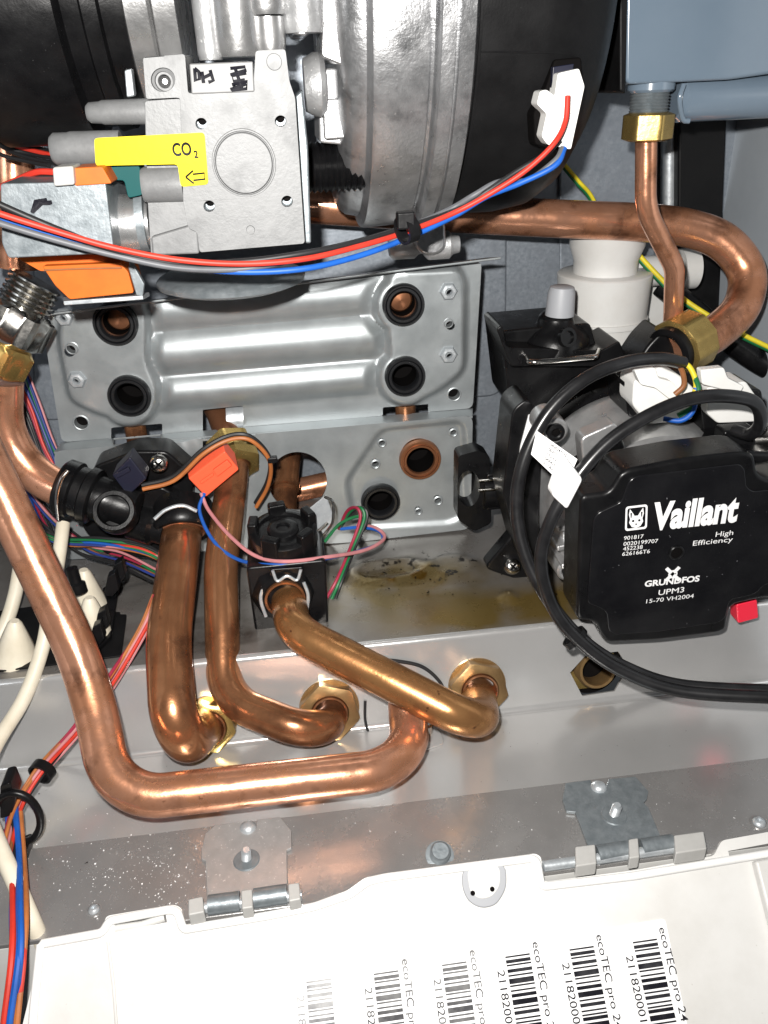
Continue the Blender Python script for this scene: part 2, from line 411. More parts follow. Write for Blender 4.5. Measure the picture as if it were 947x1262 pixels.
for k in range(7):
    t_ = k/6; a_, b_ = E1-ST*2.2, V((0, E1.y-2.2, FLZ)); fil.append((a_*(1-t_)**2 + E1*2*t_*(1-t_) + b_*t_*t_) + V((0, -.15, .15)))
structure(make('floor_fillet', [V((x, p.y, p.z)) for p in fil for x in (x0, x1)], [(2*i, 2*i+1, 2*i+3, 2*i+2) for i in range(6)], 'tray', None, True))
structure(make('tray_floor', [V((x0, E1.y+0.3, FLZ)), V((x1, E1.y+0.3, FLZ)), V((x1, FLE, FLZ)), V((x0, FLE, FLZ))], [(0, 1, 2, 3)], 'tray'))
structure(prism('front_ledge', [V((x0, FLE, LEDZ)), V((x1, FLE, LEDZ)), V((x1, LEDE, LEDZ)), V((x0, LEDE, LEDZ))], V((0, 0, -2.5)), 'tray_dark', None, 0.5))
# ================================================================== PRESSED BRACKET WITH PLATE EXCHANGER PORTS
def sm(e0, e1, x):
    t = max(0.0, min(1.0, (x-e0)/(e1-e0))); return t*t*(3-2*t)
def poly_sd(pts, x, y):
    d = 1e9; inside = False; n = len(pts)
    for i in range(n):
        x1, y1 = pts[i]; x2, y2 = pts[(i+1) % n]
        ex, ey = x2-x1, y2-y1; t = max(0, min(1, ((x-x1)*ex+(y-y1)*ey)/(ex*ex+ey*ey)))
        d = min(d, math.hypot(x-x1-t*ex, y-y1-t*ey))
        if (y1 > y) != (y2 > y) and x < (x2-x1)*(y-y1)/(y2-y1)+x1: inside = not inside
    return -d if inside else d
def relief_plate(name, outline, Y, hfun, holes, material, parent, step=2.6, thick=1.2, shear=0.083):
    """pressed sheet: px grid on plane Y raised towards the viewer by hfun (mm); holes = (cx,cy,r) or polygon lists"""
    xs = [p[0] for p in outline]; ys = [p[1] for p in outline]
    x0, x1 = min(xs), max(xs); sk = lambda x: shear*(x-330); y0, y1 = min(y+sk(x) for x, y in outline)-1, max(y+sk(x) for x, y in outline)+1
    nx, ny = int((x1-x0)/step), int((y1-y0)/step)
    idx, pts, faces = {}, [], []
    def keep(x, y):
        if poly_sd(outline, x, y) > 0: return False
        for h in holes:
            if len(h) == 3 and not isinstance(h[0], tuple):
                if math.hypot(x-h[0], y-h[1]) < h[2]: return False
            elif poly_sd(h, x, y) < 0: return False
        return True
    def vert(i, j):
        if (i, j) not in idx:
            idx[(i, j)] = len(pts); xg = x0+(x1-x0)*i/nx; pts.append([xg, y0+(y1-y0)*j/ny-sk(xg)])
        return idx[(i, j)]
    from collections import Counter
    cnt = Counter()
    for j in range(ny):
        for i in range(nx):
            xg = x0+(x1-x0)*(i+.5)/nx
            if keep(xg, y0+(y1-y0)*(j+.5)/ny-sk(xg)):
                f = (vert(i, j), vert(i+1, j), vert(i+1, j+1), vert(i, j+1)); faces.append(f)
                for k in range(4):
                    a, b = f[k], f[(k+1) % 4]; cnt[(min(a, b), max(a, b))] += 1
    bd = set(v for e, c in cnt.items() if c == 1 for v in e)
    def snap_poly(poly, x, y):
        best = None
        n = len(poly)
        for i in range(n):
            a, b = poly[i], poly[(i+1) % n]; ex, ey = b[0]-a[0], b[1]-a[1]
            t = max(0, min(1, ((x-a[0])*ex+(y-a[1])*ey)/(ex*ex+ey*ey))); q = (a[0]+t*ex, a[1]+t*ey)
            d = math.hypot(x-q[0], y-q[1])
            if best is None or d < best[0]: best = (d, q)
        return best
    for v in bd:
        x, y = pts[v]; cands = [snap_poly(outline, x, y)]
        for h in holes:
            if len(h) == 3 and not isinstance(h[0], tuple):
                d = math.hypot(x-h[0], y-h[1]) or 1; cands.append((abs(d-h[2]), (h[0]+(x-h[0])*h[2]/d, h[1]+(y-h[1])*h[2]/d)))
            else: cands.append(snap_poly(h, x, y))
        pts[v] = list(min(cands)[1])
    vs = [P(x, y, Y) + V((0, -hfun(x, y), 0)) for x, y in pts]
    n = len(vs); vs += [v+V((0, thick, 0)) for v in vs]
    fs = faces + [tuple(i+n for i in reversed(f)) for f in faces]
    for f in faces:
        for k in range(4):
            a, b = f[k], f[(k+1) % 4]
            if cnt[(min(a, b), max(a, b))] == 1: fs.append((b, a, a+n, b+n))
    return make(name, vs, fs, material, parent, True)

YU, YLO = 440, 428
br = thing('heat_exchanger_bracket', 'wide pressed grey steel bracket with two ribs and black rubber ports', 'bracket', P(330, 650, YLO))
padR = rounded([(478, 330), (565, 326), (574, 345), (573, 455), (545, 478), (508, 497), (470, 486), (478, 430), (470, 375)], 14)
padL = rounded([(76, 372), (178, 356), (186, 395), (184, 440), (200, 478), (190, 508), (160, 520), (118, 508), (86, 492), (72, 420)], 14)
def h_upper(x, y):
    d = min(poly_sd(padR, x, y), poly_sd(padL, x, y), math.hypot(x-497, y-375)-37, math.hypot(x-499, y-463)-35, math.hypot(x-160, y-487)-37, math.hypot(x-143, y-398)-37)
    h = 5.5*sm(4, -6, d)
    v = y+0.083*(x-330)
    m = sm(-4, 18, d)*sm(150, 190, x)*sm(510, 470, x)
    for c, w, a in ((425, 27, 5.0), (475, 22, 4.5), (374, 23, 3.0)):
        t = (v-c)/w
        if abs(t) < 1: h = max(h, a*m*(1-t*t))
    return h
ports = [(143, 398, 20), (160, 487, 19), (497, 375, 19), (499, 463, 18)]
smallU = [(89, 429, 7), (100, 521, 9), (553, 398, 5.5), (560, 486, 8), (79, 391, 5), (95, 468, 5), (553, 359, 5), (553, 437, 5)]
upo = rounded([(50, 385), (594, 322), (583, 503), (76, 545)], 8)
relief_plate('upper_plate', upo, YU, h_upper, ports+smallU+[[(250, 505), (300, 500), (300, 532), (250, 536)], [(137, 527), (200, 522), (200, 540), (137, 545)], [(472, 502), (528, 498), (528, 520), (472, 520)]], 'pressed', br)
# folded top flange and lower offset plate
a, b = P(450, 338, YU), P(600, 318, YU)
prism('top_flange', [P(60, 388, YU), P(600, 320, YU), P(600, 320, YU)+V((4, -16, 3)), P(60, 388, YU)+V((0, -16, 3))], V((0, 0, 1.2)), 'pressed', br, 0.4)
recess = rounded([(470, 530), (572, 520), (578, 632), (558, 645), (440, 652), (430, 610), (428, 592)], 12)
def h_lower(x, y):
    h = -2.2*sm(3, -4, poly_sd(recess, x, y)) + 3.0*sm(60, 40, math.hypot((x-190), (y-560)*1.5))
    e = y-(545+(x-76)*(-40/504))
    return h + 0.0*e
louts = rounded([(66, 556), (583, 512), (580, 652), (440, 668), (80, 690)], 10)
circ_hole = (367, 593, 36)
relief_plate('lower_plate', louts, YLO, h_lower, [(518, 566, 24), (469, 618, 19), circ_hole, (463, 572, 5), (471, 546, 4.5), (559, 533, 4.5), (540, 617, 5), (516, 630, 4), [(250, 530), (314, 520), (316, 553), (250, 560)]], 'pressed', br)
# fold joining the two
prism('fold', [P(76, 545, YU+0.6), P(583, 503, YU+0.6), P(583, 513, YLO+0.6), P(66, 557, YLO+0.6)], V((0, 0, -1.2)), 'pressed', br, 0.3,
      [[P(140, 540, YU-1), P(198, 535, YU-1), P(198, 542, YLO+4), P(140, 548, YLO+4)]])
def grommet(c, r, hole, material='rubber'):
    g = ring('grommet', c, -Yv, [(-3, hole), (2.0, hole), (3.0, hole*1.12), (3.0, hole*1.3), (2.2, hole*1.36), (3.4, hole*1.42), (3.4, r*0.94), (2.4, r), (-1, r)], material, br, 44)
    return g
for x, y, r, m, in ((143, 398, 27, 'copper'), (160, 487, 26, 'void'), (497, 375, 26, 'copper'), (499, 463, 25, 'void')):
    c = P(x, y, YU-6); s = S(c)
    grommet(c, r*s, r*s*0.62)
    lathe('port_tube', c+V((0, 3, 0)), Yv, [(0, r*s*0.66), (16, r*s*0.66), (16, 0.01)], 'void', br, 32, caps=False)
    if m == 'copper': lathe('port_core', c+V((0, 12, 0)), -Yv, [(0, r*s*.6), (2, r*s*.5), (3, 0.01)], 'copper_dark', br, 28)
c = P(518, 566, YLO+1); s = S(c)
ring('brass_port', c, -Yv, [(0.4, 17*s), (2, 17*s), (2.6, 18*s), (2.6, 20*s), (1.2, 20.5*s), (1.2, 22*s), (2.4, 22.6*s), (2.4, 25*s), (1, 26*s), (-4, 26*s)], 'copper_dark', br, 48)
lathe('port_tube', c-Yv*0.4, Yv, [(0, 17.4*s), (18, 17.4*s), (18, 0.01)], 'void', br, 32, caps=False)
c = P(469, 618, YLO-1); s = S(c); grommet(c, 24*s, 15.5*s)
lathe('port_tube', c+V((0, 3, 0)), Yv, [(0, 16*s), (12, 16*s), (12, 0.01)], 'void', br, 32, caps=False)
for x, y in ((79, 391), (95, 468), (553, 359), (553, 437)):      # pressed-in nuts
    c = P(x, y, YU-6); s = S(c)
    ring('rivet_nut', c, -Yv, [(-2, 4.2*s), (1.6, 4.2*s), (2.0, 5*s), (1.8, 8*s), (0.3, 10*s), (-2, 10*s)], 'galv_light', br, 24, hexes=(3, 4, 5))
for x, y, r in ((89, 429, 7), (100, 521, 9), (553, 398, 5.5), (560, 486, 8)):
    c = P(x, y, YU - (5.5 if y not in (521, 486) else 0)); s = S(c)
    ring('screw_hole', c, -Yv, [(-5, r*s*.86), (0.2, r*s*.9), (0.4, r*s), (0.2, r*s*1.15), (-1, r*s*1.15)], 'pressed', br, 24)
    lathe('hole_back', c+V((0, 5, 0)), Yv, [(0, r*s), (0.5, 0.01)], 'void', br, 16)
for x, y, r in ((463, 572, 5), (471, 546, 4.5), (559, 533, 4.5), (540, 617, 5), (516, 630, 4)):
    c = P(x, y, YLO+2.0); s = S(c)
    ring('screw_hole', c, -Yv, [(-5, r*s*.8), (0.6, r*s*.84), (0.8, r*s), (0.4, r*s*1.3), (-1, r*s*1.3)], 'pressed', br, 20)
    lathe('hole_back', c+V((0, 5, 0)), Yv, [(0, r*s), (0.5, 0.01)], 'void', br, 16)
# curved steel strap behind the opening and the copper stubs seen through the slots
c = P(300, 515, YU+10)
lathe('strap', c+X*-9, X, [(0, 9), (18, 9)], 'galv_light', br, 32)
for x, y in ((168, 534), (500, 509)):
    c = P(x, y, YU+5); lathe('slot_stub', c+Z*6, -Z, [(0, 6), (14, 6), (14, 0.01)], 'copper_dull', br, 28)

# copper stub and coupling behind the round opening
t = thing('pump_return_stub', 'short dull copper stub seen through the round bracket opening', 'pipe', P(352, 640, 440))
tube('tube', pipe_px([(358, 555, 470), (352, 600, 448), (350, 660, 420)], 20), 7.2, 'copper_dull', t, 24)
c = P(352, 600, 446); d = (P(350, 660, 420)-P(358, 555, 470)).normalized()
ring('bead', c-d*0.5, d, [(-2, 7.1), (-1.5, 8.6), (1.5, 8.6), (2, 7.1)], 'copper_dull', t, 32)
t2 = tube('copper_cross_pipe', [P(330, 612, 492), P(440, 588, 492)], 8, 'copper', None, 24)
tag(t2, 'bright copper pipe crossing behind the round bracket opening', 'pipe')

# ================================================================== LARGE COPPER PIPES
def pipe_thing(name, label, px, rad, r, material, seg=36):
    o = tube(name, pipe_px(px, rad), r, material, None, seg); return tag(o, label, 'pipe', 'copper pipes')
pipe_thing('copper_pipe', 'longest bright copper pipe sweeping down the left and along the tray floor',
           [(-190, 208, 392), (110, 832, 300), (140, 987, 255), (508, 946, 260), (500, 850, 312)], [110, 26, 26], 9.1, 'copper')
pipe_thing('copper_pipe', 'thick dark brown copper pipe looping from black collar into left nut',
           [(226, 645, 398), (207, 790, 322), (216, 932, 272), (262, 884, 330)], [120, 19], 10.6, 'copper_dull')
pipe_thing('copper_pipe', 'copper pipe running down behind the orange plug into middle nut',
           [(290, 560, 424), (272, 700, 366), (276, 862, 316), (402, 912, 288), (408, 868, 330)], [90, 26, 16], 8.7, 'copper_dull')
pipe_thing('copper_pipe', 'golden brown copper pipe slanting from black valve to right nut',
           [(352, 715, 372), (362, 778, 318), (594, 897, 268), (588, 842, 335)], [22, 16], 8.9, 'copper_gold')
pipe_thing('copper_pipe', 'short copper elbow from steel fitting into black plastic manifold',
           [(4, 470, 400), (2, 585, 396), (110, 612, 384)], [38], 9.4, 'copper')
o = tube('copper_pipe', catmull([P(*p) for p in [(330, 248, 470), (450, 256, 466), (560, 263, 461), (700, 270, 452), (790, 274, 446), (848, 281, 441), (893, 299, 434), (920, 335, 426), (915, 376, 416), (885, 408, 405), (838, 436, 391)]], 14), 10.0, 'copper', None, 36)
tag(o, 'large copper pipe with hairpin bend running right behind the fan', 'pipe', 'copper pipes')
pipe_thing('copper_pipe', 'thin kinked copper pipe dropping from brass nut below the vessel',
           [(797, 140, 396), (796, 258, 394), (832, 330, 398), (829, 420, 410)], [30, 22], 5.0, 'copper')
pipe_thing('copper_pipe', 'dark copper pipe end rising through the square bracket opening',
           [(262, 495, 468), (270, 508, 458), (292, 566, 424)], [20], 7.6, 'copper_dark')
pipe_thing('copper_pipe', 'short upright copper pipe at left behind black wires',
           [(14, 150, 430), (22, 330, 425)], [20], 9.5, 'copper')

# brass nuts on the step plate
def step_nut(px, py, label, ro=30, material='brass'):
    c = sp(px, py); s = S(c); t = thing('pipe_nut', label, 'nut', c, 'brass nuts on the step')
    ax = SN
    ring('hex_nut', c, ax, [(-1, 22*s), (7, 22*s), (8, 23.5*s), (8, 27*s), (7, ro*s), (0.3, ro*s), (-1, ro*s)], material, t, 48, hexes=(4, 5, 6), rot=0.3)
    ring('washer', c, ax, [(-0.8, 24*s), (0.9, 24*s), (0.9, (ro+4)*s), (-0.8, (ro+4)*s)], 'brass_dark', t, 48)
    ring('olive', c, ax, [(3, 19*s), (8.6, 19*s), (9.2, 20*s), (8.6, 21.8*s), (3, 21.8*s)], 'copper_dull', t, 40)
    lathe('bore', c-ax*1.0, ax, [(0, 23*s), (0.5, 23*s), (0.5, 0.01)], 'void', t, 32)
step_nut(258, 890, 'brass nut on the step at the end of the dark looping pipe', 30)
step_nut(406, 872, 'brass nut on the step under the middle copper pipe', 33, 'brass_dark')
step_nut(588, 845, 'brass nut on the step at the right end of the golden pipe', 32, 'brass_dark')
# open hexagonal hole with threaded brass tail
c = sp(738, 828)-SN*12; s = S(c); t = thing('open_tail_piece', 'empty brass threaded tail inside the hexagonal hole of the step', 'fitting', c)
prof = []
for k in range(9): prof += [(k*1.1, 23*s), (k*1.1+.55, 24.2*s)]
ring('thread', c, SN, [(0, 18*s), (10, 18*s), (11, 19*s), (11, 22*s)]+list(reversed(prof)), 'brass_dark', t, 44)
lathe('bore', c-SN*2, SN, [(0, 40*s), (1, 40*s), (1, 0.01)], 'void', t, 32)
ring('back_nut', c-SN*1, SN, [(0, 24*s), (3, 24*s), (3, 30*s), (0, 30*s)], 'brass', t, 48, hexes=(2, 3))

# brass union on the middle pipe
pa, pb = P(272, 525, 446), P(296, 600, 406); ax = (pb-pa).normalized(); c = P(287, 560, 425)
t = thing('brass_union', 'brass compression union above the orange plug', 'union', c)
ring('union_nut', c, ax, [(-9, 7.8), (-10, 9.4), (-9, 12.0), (-3, 12.0), (-2, 11), (-2, 8)], 'brass', t, 48, hexes=(2, 3), rot=.2)
ring('union_collar', c, ax, [(-2.2, 7.8), (-2.2, 10.8), (-.5, 11.4), (2.5, 11.4), (3, 10.2), (3, 7.8)], 'brass', t, 48)
ring('union_tail', c, ax, [(3, 8), (3, 12.6), (9, 12.6), (10.5, 11), (10.5, 8)], 'brass', t, 48, hexes=(1, 2), rot=.5)

# ================================================================== BLACK PLASTIC MANIFOLD (left)
t = thing('plastic_manifold', 'black plastic water manifold with screw and blank port left of bracket', 'manifold', P(150, 680, 395))
slab('base_plate', rounded([(115, 575), (165, 556), (205, 556), (238, 585), (236, 640), (215, 690), (130, 685), (100, 650)], 8), 404, 20, 'black', t, 1.5)
cc = P(98, 606, 386); ax = (P(120, 618, 384)-P(75, 603, 388)).normalized()
ring('clip_collar', cc, ax, [(-9, 9.6), (-9.5, 13), (-8, 14.6), (-2, 14.6), (-1, 13), (3, 13), (4, 14.4), (8, 14.4), (9, 13), (9, 9.6)], 'black', t, 40)
lathe('inlet_barrel', cc+ax*8, ax, [(0, 11.5), (10, 11.5), (12, 10), (22, 10), (23, 0.01)], 'black', t, 36)
c = P(141, 630, 372); a2 = (V((0.08, -0.75, 0.5))).normalized()
ring('blank_port', c, a2, [(-10, 11), (2, 10.4), (3, 9.8), (3, 8), (2, 7.4), (-6, 7)], 'black', t, 40)
lathe('port_plug', c-a2*4, a2, [(-3, 7.4), (-2, 7.4), (-1.4, 4), (-1.2, 0.01)], 'black_matt', t, 32)
screw('mount_screw', P(196, 571, 402), V((0.1, -1, .25)), 5.0, 4.0, 'chrome', t)
tube('spring_clip', catmull([P(72, 640, 372), P(70, 615, 371), P(75, 592, 372), P(84, 580, 374)], 8), 1.1, 'chrome', t, 10)
slab('body_rib', rounded([(155, 610), (200, 600), (235, 622), (230, 650), (170, 660)], 6), 396, 16, 'black', t, 1.5)
lathe('elbow_body', P(165, 640, 400), V((0.8, -.3, -.2)), [(0, 11), (12, 11), (14, 9), (20, 9), (20, 0.01)], 'black', t, 32)
# collar of the dark looping pipe
c = P(225, 651, 394); ax = (P(207, 790, 318)-P(228, 622, 408)).normalized()
ax = V((0.02, -0.8, -0.6)).normalized()
ring('outlet_collar', c, ax, [(-14, 11), (-14, 16.5), (-2, 17), (1.5, 16.4), (3, 15), (3, 13.4), (1, 12.6), (-4, 12)], 'black', t, 44)
ring('seal', c+ax*1, ax, [(-4, 10.9), (1.2, 11.2), (1.8, 11.8), (1.2, 12.8), (-4, 12.8)], 'copper', t, 44)
tube('spring_clip', catmull([P(190, 640, 376), P(205, 628, 380), P(225, 623, 382), P(243, 630, 380)], 8), 1.0, 'galv_light', t, 8)
lathe('drain_nozzle', P(88, 700, 372), V((.1, -.15, -1)), [(0, 3), (8, 3), (9, 4.5), (14, 4.5), (14, 0.01)], 'black', t, 20)
def hood(name, px, Y, d, material, parent=None, axes=None):
    return slab(name, px, Y, d, material, parent, 0.8)
t = thing('sensor_plug', 'small navy blue connector plug on the black manifold', 'plug', P(160, 600, 385))
slab('housing', [(138, 586), (160, 563), (181, 590), (158, 612)], 380, 13, 'navy', t, 0.8)
slab('latch', [(141, 585), (158, 576), (161, 581), (144, 590)], 378, 3, 'navy', t, 0.4)

# orange plug with its leads
ca = [P(x, y, 392) for x, y in ((232, 590), (277, 556), (295, 579), (254, 613))]
t = thing('temperature_plug', 'bright orange two pin plug clipped to the copper pipe', 'plug', ca[3])
prism('housing', ca, V((-2, 13, 4)), 'red_plastic', t, 0.8)
slab('latch', [(262, 580), (280, 567), (286, 574), (268, 588)], 390, 4, 'red_plastic', t, 0.5)
slab('latch', [(246, 594), (262, 583), (264, 586), (248, 597)], 391, 3, 'red_plastic', t, 0.4)
wire('wire', [(252, 608, 392), (246, 630, 385), (262, 665, 372), (290, 688, 362), (330, 696, 350), (390, 690, 352), (440, 680, 365), (470, 668, 378), (468, 655, 385), (445, 650, 392), (420, 652, 395)], 0.95, 'w_blue', t, 'blue lead')
wire('wire', [(248, 608, 392), (258, 630, 385), (285, 662, 368), (315, 685, 355), (350, 692, 348), (400, 687, 352), (450, 678, 365), (474, 663, 378), (462, 650, 388), (440, 648, 394)], 1.0, 'w_pink', t, 'pink lead')
t = thing('sensor_lead', 'black and brown sensor lead arching over the brass union', 'wire', P(180, 605, 385))
pth = [(176, 603, 386), (215, 592, 386), (250, 560, 386), (280, 543, 388), (305, 541, 388), (325, 556, 390), (334, 575, 394), (330, 600, 400), (316, 625, 404)]
wire('wire', pth, 1.1, 'w_orange', t, 'orange brown lead')
wire('wire', [(x-1, y-5, z+1) for x, y, z in pth], 1.2, 'w_black', t, 'black lead')
box('cable_tie', P(336, 566, 392), (5, 4, 3), 'black', t, 0.5)

# ================================================================== DIVERTER VALVE
t = thing('diverter_valve', 'black plastic diverter valve with ridged cap in front of bracket', 'valve', P(355, 800, 340))
slab('body', rounded([(303, 700), (402, 690), (406, 788), (340, 806), (318, 803)], 7), 348, 34, 'black', t, 1.4)
c = P(351, 735, 346); a2 = (P(362, 775, 326)-P(352, 715, 372)).normalized()
ring('outlet_collar', c-a2*2, a2, [(-6, 9.3), (3, 9.3), (4, 11), (3.4, 13.4), (-1, 15.5), (-6, 16)], 'black', t, 40, hexes=(4, 5), sides=8)
ring('seal', c-a2*1, a2, [(-4, 9), (4.2, 9), (4.4, 10.2), (-4, 10.4)], 'copper_dull', t, 36)
for sx in (-1, 1):
    q = c+V((sx*10.2, 0, 0)); tube('spring_clip', catmull([q+V((0, -1, 8)), q+V((sx*1.6, -3, 1)), q+V((0, -4.5, -8))], 6), 0.9, 'galv_light', t, 8)
slab('name_plate', rounded([(333, 702), (374, 699), (374, 718), (333, 721)], 3), 345.5, 3, 'black', t, 0.5)
tube('clip_wire', catmull([P(336, 703, 344), P(342, 716, 343), P(354, 710, 343), P(366, 715, 343), P(371, 702, 344)], 6), 0.8, 'galv_light', t, 8)
c = P(350, 664, 366); up = V((0.02, -0.18, 1)).normalized()
lathe('cap_skirt', c-up*6, up, [(-10, 16), (0, 16.5), (6, 17.5), (12, 17), (13, 15.8), (13, 13), (11.5, 12.4), (11.5, 0.01)], 'black', t, 48)
lathe('cap_boss', c+up*5, up, [(0, 8), (2, 8), (3, 6), (2.6, 3.4), (1.6, 3), (1.6, 0.01)], 'black', t, 40)
xx, yy, _ = frame(up)
for k in range(5):
    a_ = k*2*math.pi/5+0.5; d = xx*math.cos(a_)+yy*math.sin(a_); e = up.cross(d)
    box('cap_lug', c+d*15+up*4, (9, 5, 16), 'black', t, 1.2, (e, d, up))
t = thing('valve_clip', 'small shiny steel spring clip beside the black valve cap', 'clip', P(400, 660, 378))
slab('leaf', [(380, 628), (402, 610), (413, 640), (395, 662), (384, 658)], 384, 0.8, 'galv_light', t, 0.3)
tube('loop', catmull([P(400, 612, 383), P(410, 618, 381), (P(411, 636, 379)), P(408, 648, 378), P(394, 664, 377), P(388, 660, 378), P(404, 644, 380)], 8), 0.8, 'chrome', t, 8)
t = thing('valve_loom', 'red green and blue wires curling out behind the diverter valve', 'wires', P(420, 720, 372))
for cname, mt, off in (('red lead', 'w_darkred', 0), ('green lead', 'w_green', 7), ('black lead', 'w_black', 12)):
    wire('wire', [(418, 652, 396), (428+off*.6, 630, 392), (440+off*.7, 626, 386), (444+off*.7, 640, 382), (432+off*.5, 675, 372), (415+off*.6, 715, 356), (402+off, 738, 352)], 0.9, mt, t, cname)
wire('wire', [(400, 668, 385), (420, 645, 390), (445, 638, 388), (436, 672, 378), (416, 730, 356)], 0.9, 'w_green', t, 'green lead')

# ================================================================== PUMP
YF = 300
c0 = P(800, 640, 350)
t = thing('circulation_pump', 'black circulation pump with glossy printed front and aluminium motor housing', 'pump', P(810, 790, 340)); pump = t
# motor can (axis along Y)
cm = P(792, 628, 352); sM = S(cm)
lathe('motor_housing', cm+V((0, 36, 0)), -Yv, [(0, 50), (4, 52.5), (10, 52.5), (14, 50), (40, 49), (48, 46), (52, 0.01)], 'motor_cast', t, 72)
lathe('volute_flange', cm+V((0, 64, 0)), -Yv, [(0, 58), (24, 58), (27, 56), (27, 40)], 'black', t, 64)
for x, y in ((682, 529), (700, 700)):
    q = P(x, y, 342); b_ = lathe('housing_lug', q, -Yv, [(-16, 7), (2, 6.4), (3, 5.4), (3, 0.01)], 'motor_cast', t, 28)
    ring('hex_socket', q, -Yv, [(2, 2.0), (4.5, 2.0), (5, 2.6), (4.6, 4.2), (2, 4.4)], 'black', b_, 24)
    lathe('socket_floor', q-Yv*3.1, -Yv, [(0, 2.2), (.3, .01)], 'void', b_, 16)
for k, (a0, r_) in enumerate(((150, 46), (163, 46), (176, 46), (189, 46), (202, 46), (215, 46))):
    a_ = math.radians(a0); d = V((math.cos(a_), 0, math.sin(a_))); e = V((-d.z, 0, d.x))
    box('cooling_fin', cm+d*40+V((0, -9, 0)), (3.0, 18, 22), 'motor_cast', t, 0.8, (e, Yv, d))
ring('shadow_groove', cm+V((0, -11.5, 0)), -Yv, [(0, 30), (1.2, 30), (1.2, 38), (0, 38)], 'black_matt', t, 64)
slab('cover_plate', rounded([(716, 540), (760, 520), (775, 560), (748, 590), (720, 580)], 8), 335, 10, 'motor_cast', t, 1.2)
outer = rounded([(716, 612), (751, 607), (765, 585), (775, 579), (841, 566), (913, 558), (931, 560), (935, 585), (950, 593), (985, 590), (983, 735), (940, 738), (901, 747), (896, 776), (886, 781), (813, 790), (748, 793), (738, 780), (733, 767), (711, 765)], 9)
inner = rounded([(732, 640), (738, 632), (766, 619), (775, 594), (784, 587), (913, 572), (919, 578), (921, 600), (929, 606), (972, 602), (970, 716), (943, 721), (931, 733), (900, 740), (895, 762), (886, 768), (813, 779), (758, 783), (750, 777), (748, 755), (738, 749), (724, 744)], 6)
slab('control_box', outer, YF, 22, 'black', t, 2.2, seg=4)
top = [(728, 600), (768, 575), (841, 560), (931, 556), (985, 560), (985, 760), (740, 770)]
slab('box_shoulder', rounded([(712, 608), (760, 585), (800, 572), (930, 557), (985, 560), (983, 720), (745, 760), (720, 750)], 10), YF+21, 34, 'black', t, 3, seg=3)
slab('front_panel', inner, YF-1.0, 3, 'black_gloss', t, 0.7, seg=3, label='glossy black printed front panel')
fp = bpy.data.objects[[o.name for o in t.children if o.name.startswith('front_panel')][0]]
q = P(834, 681, YF-1.2); ring('sight_hole', q, -Yv, [(-3, 2.8), (0.5, 2.8), (0.7, 3.2), (0.4, 3.6), (-2, 3.6)], 'black', t, 32)
lathe('sight_hole_floor', q+Yv*0.1, -Yv, [(0, 2.9), (.05, .01)], 'void', t, 24)
YT = YF-1.1
def ptext(s, xa, ya, xb, yb, hpx, bold=0.0, mt='print_white'):
    a_, b_ = P(xa, ya, YT), P(xb, yb, YT); return text('lettering', s, a_, b_, hpx*1.17*S(a_), Z, mt, fp, 0.12, bold, normal=-Yv)
ptext('Vaillant', 802.5, 652.5, 908, 641.5, 30.5, 0.042)
ptext('901817', 769, 665.5, 793, 663, 4.6); ptext('0020199707', 768.5, 672.6, 811, 668.6, 4.6)
ptext('452238', 768, 678.6, 792, 676.2, 4.6); ptext('626166T6', 767, 685, 801, 681.4, 4.6)
ptext('High', 882, 661.5, 903.5, 659, 6); ptext('Efficiency', 854, 672.5, 903, 667.2, 6)
ptext('GRUNDFOS', 794.5, 723, 862, 716, 7, 0.035); ptext('UPM3', 811.5, 733.5, 843, 729.5, 6.5, .005); ptext('15-70 VH2004', 796.5, 743.5, 855, 736.5, 5)
# hare badge: outlined square with a simple long-eared head
def pflat(name, pts, mt, yo=0.12, holes=()):
    ps = [P(x, y, YT) for x, y in pts]
    return prism(name, [p-Yv*yo for p in ps], Yv*0.1, mt, fp, 0, [[P(x, y, YT)-Yv*yo for x, y in h] for h in holes])
def bx(u, v): return (771.5+u*27+v*-1.0, 624.5+v*30-u*3.2)       # badge space 0..1
pflat('badge_frame', [bx(u, v) for u, v in rrect(0, 0, 1, 1, .12)], 'print_white', 0.12, [[bx(u, v) for u, v in rrect(.08, .08, .92, .92, .08)]])
pflat('badge_head', [bx(u, v) for u, v in ((.2, .12), (.34, .3), (.42, .42), (.58, .42), (.66, .3), (.8, .12), (.84, .35), (.78, .55), (.82, .68), (.7, .86), (.5, .92), (.3, .86), (.18, .68), (.22, .55), (.16, .35))], 'print_white')
for u in (.36, .64):
    pflat('badge_eye', [bx(u+.06*math.cos(a*.7854), .62+.05*math.sin(a*.7854)) for a in range(8)], 'black_gloss', 0.16)
    pflat('badge_ear', [bx(u+(.1 if u > .5 else -.1)+du, v) for du, v in ((-.04, .28), (.04, .28), (.02, .48), (-.02, .48))], 'black_gloss', 0.16)
pflat('badge_nose', [bx(u, v) for u, v in ((.44, .74), (.56, .74), (.5, .82))], 'black_gloss', 0.16)
# crossed mark above the maker's name
for pa, pb in (((822, 700), (838, 715)), ((838, 699), (821, 716))):
    a_, b_ = P(*pa, YT), P(*pb, YT); d = (b_-a_).normalized(); n_ = V((-d.z, 0, d.x))*1.0
    prism('cross_mark', [a_-n_-Yv*.12, b_-n_-Yv*.12, b_+n_*.7-Yv*.12, a_+n_*.7-Yv*.12], Yv*0.1, 'print_white', fp, 0)
ring('cross_loop', P(829.5, 707.5, YT), -Yv, [(0.1, 1.6), (.2, 1.6), (.2, 2.2), (.1, 2.2)], 'print_white', fp, 20)
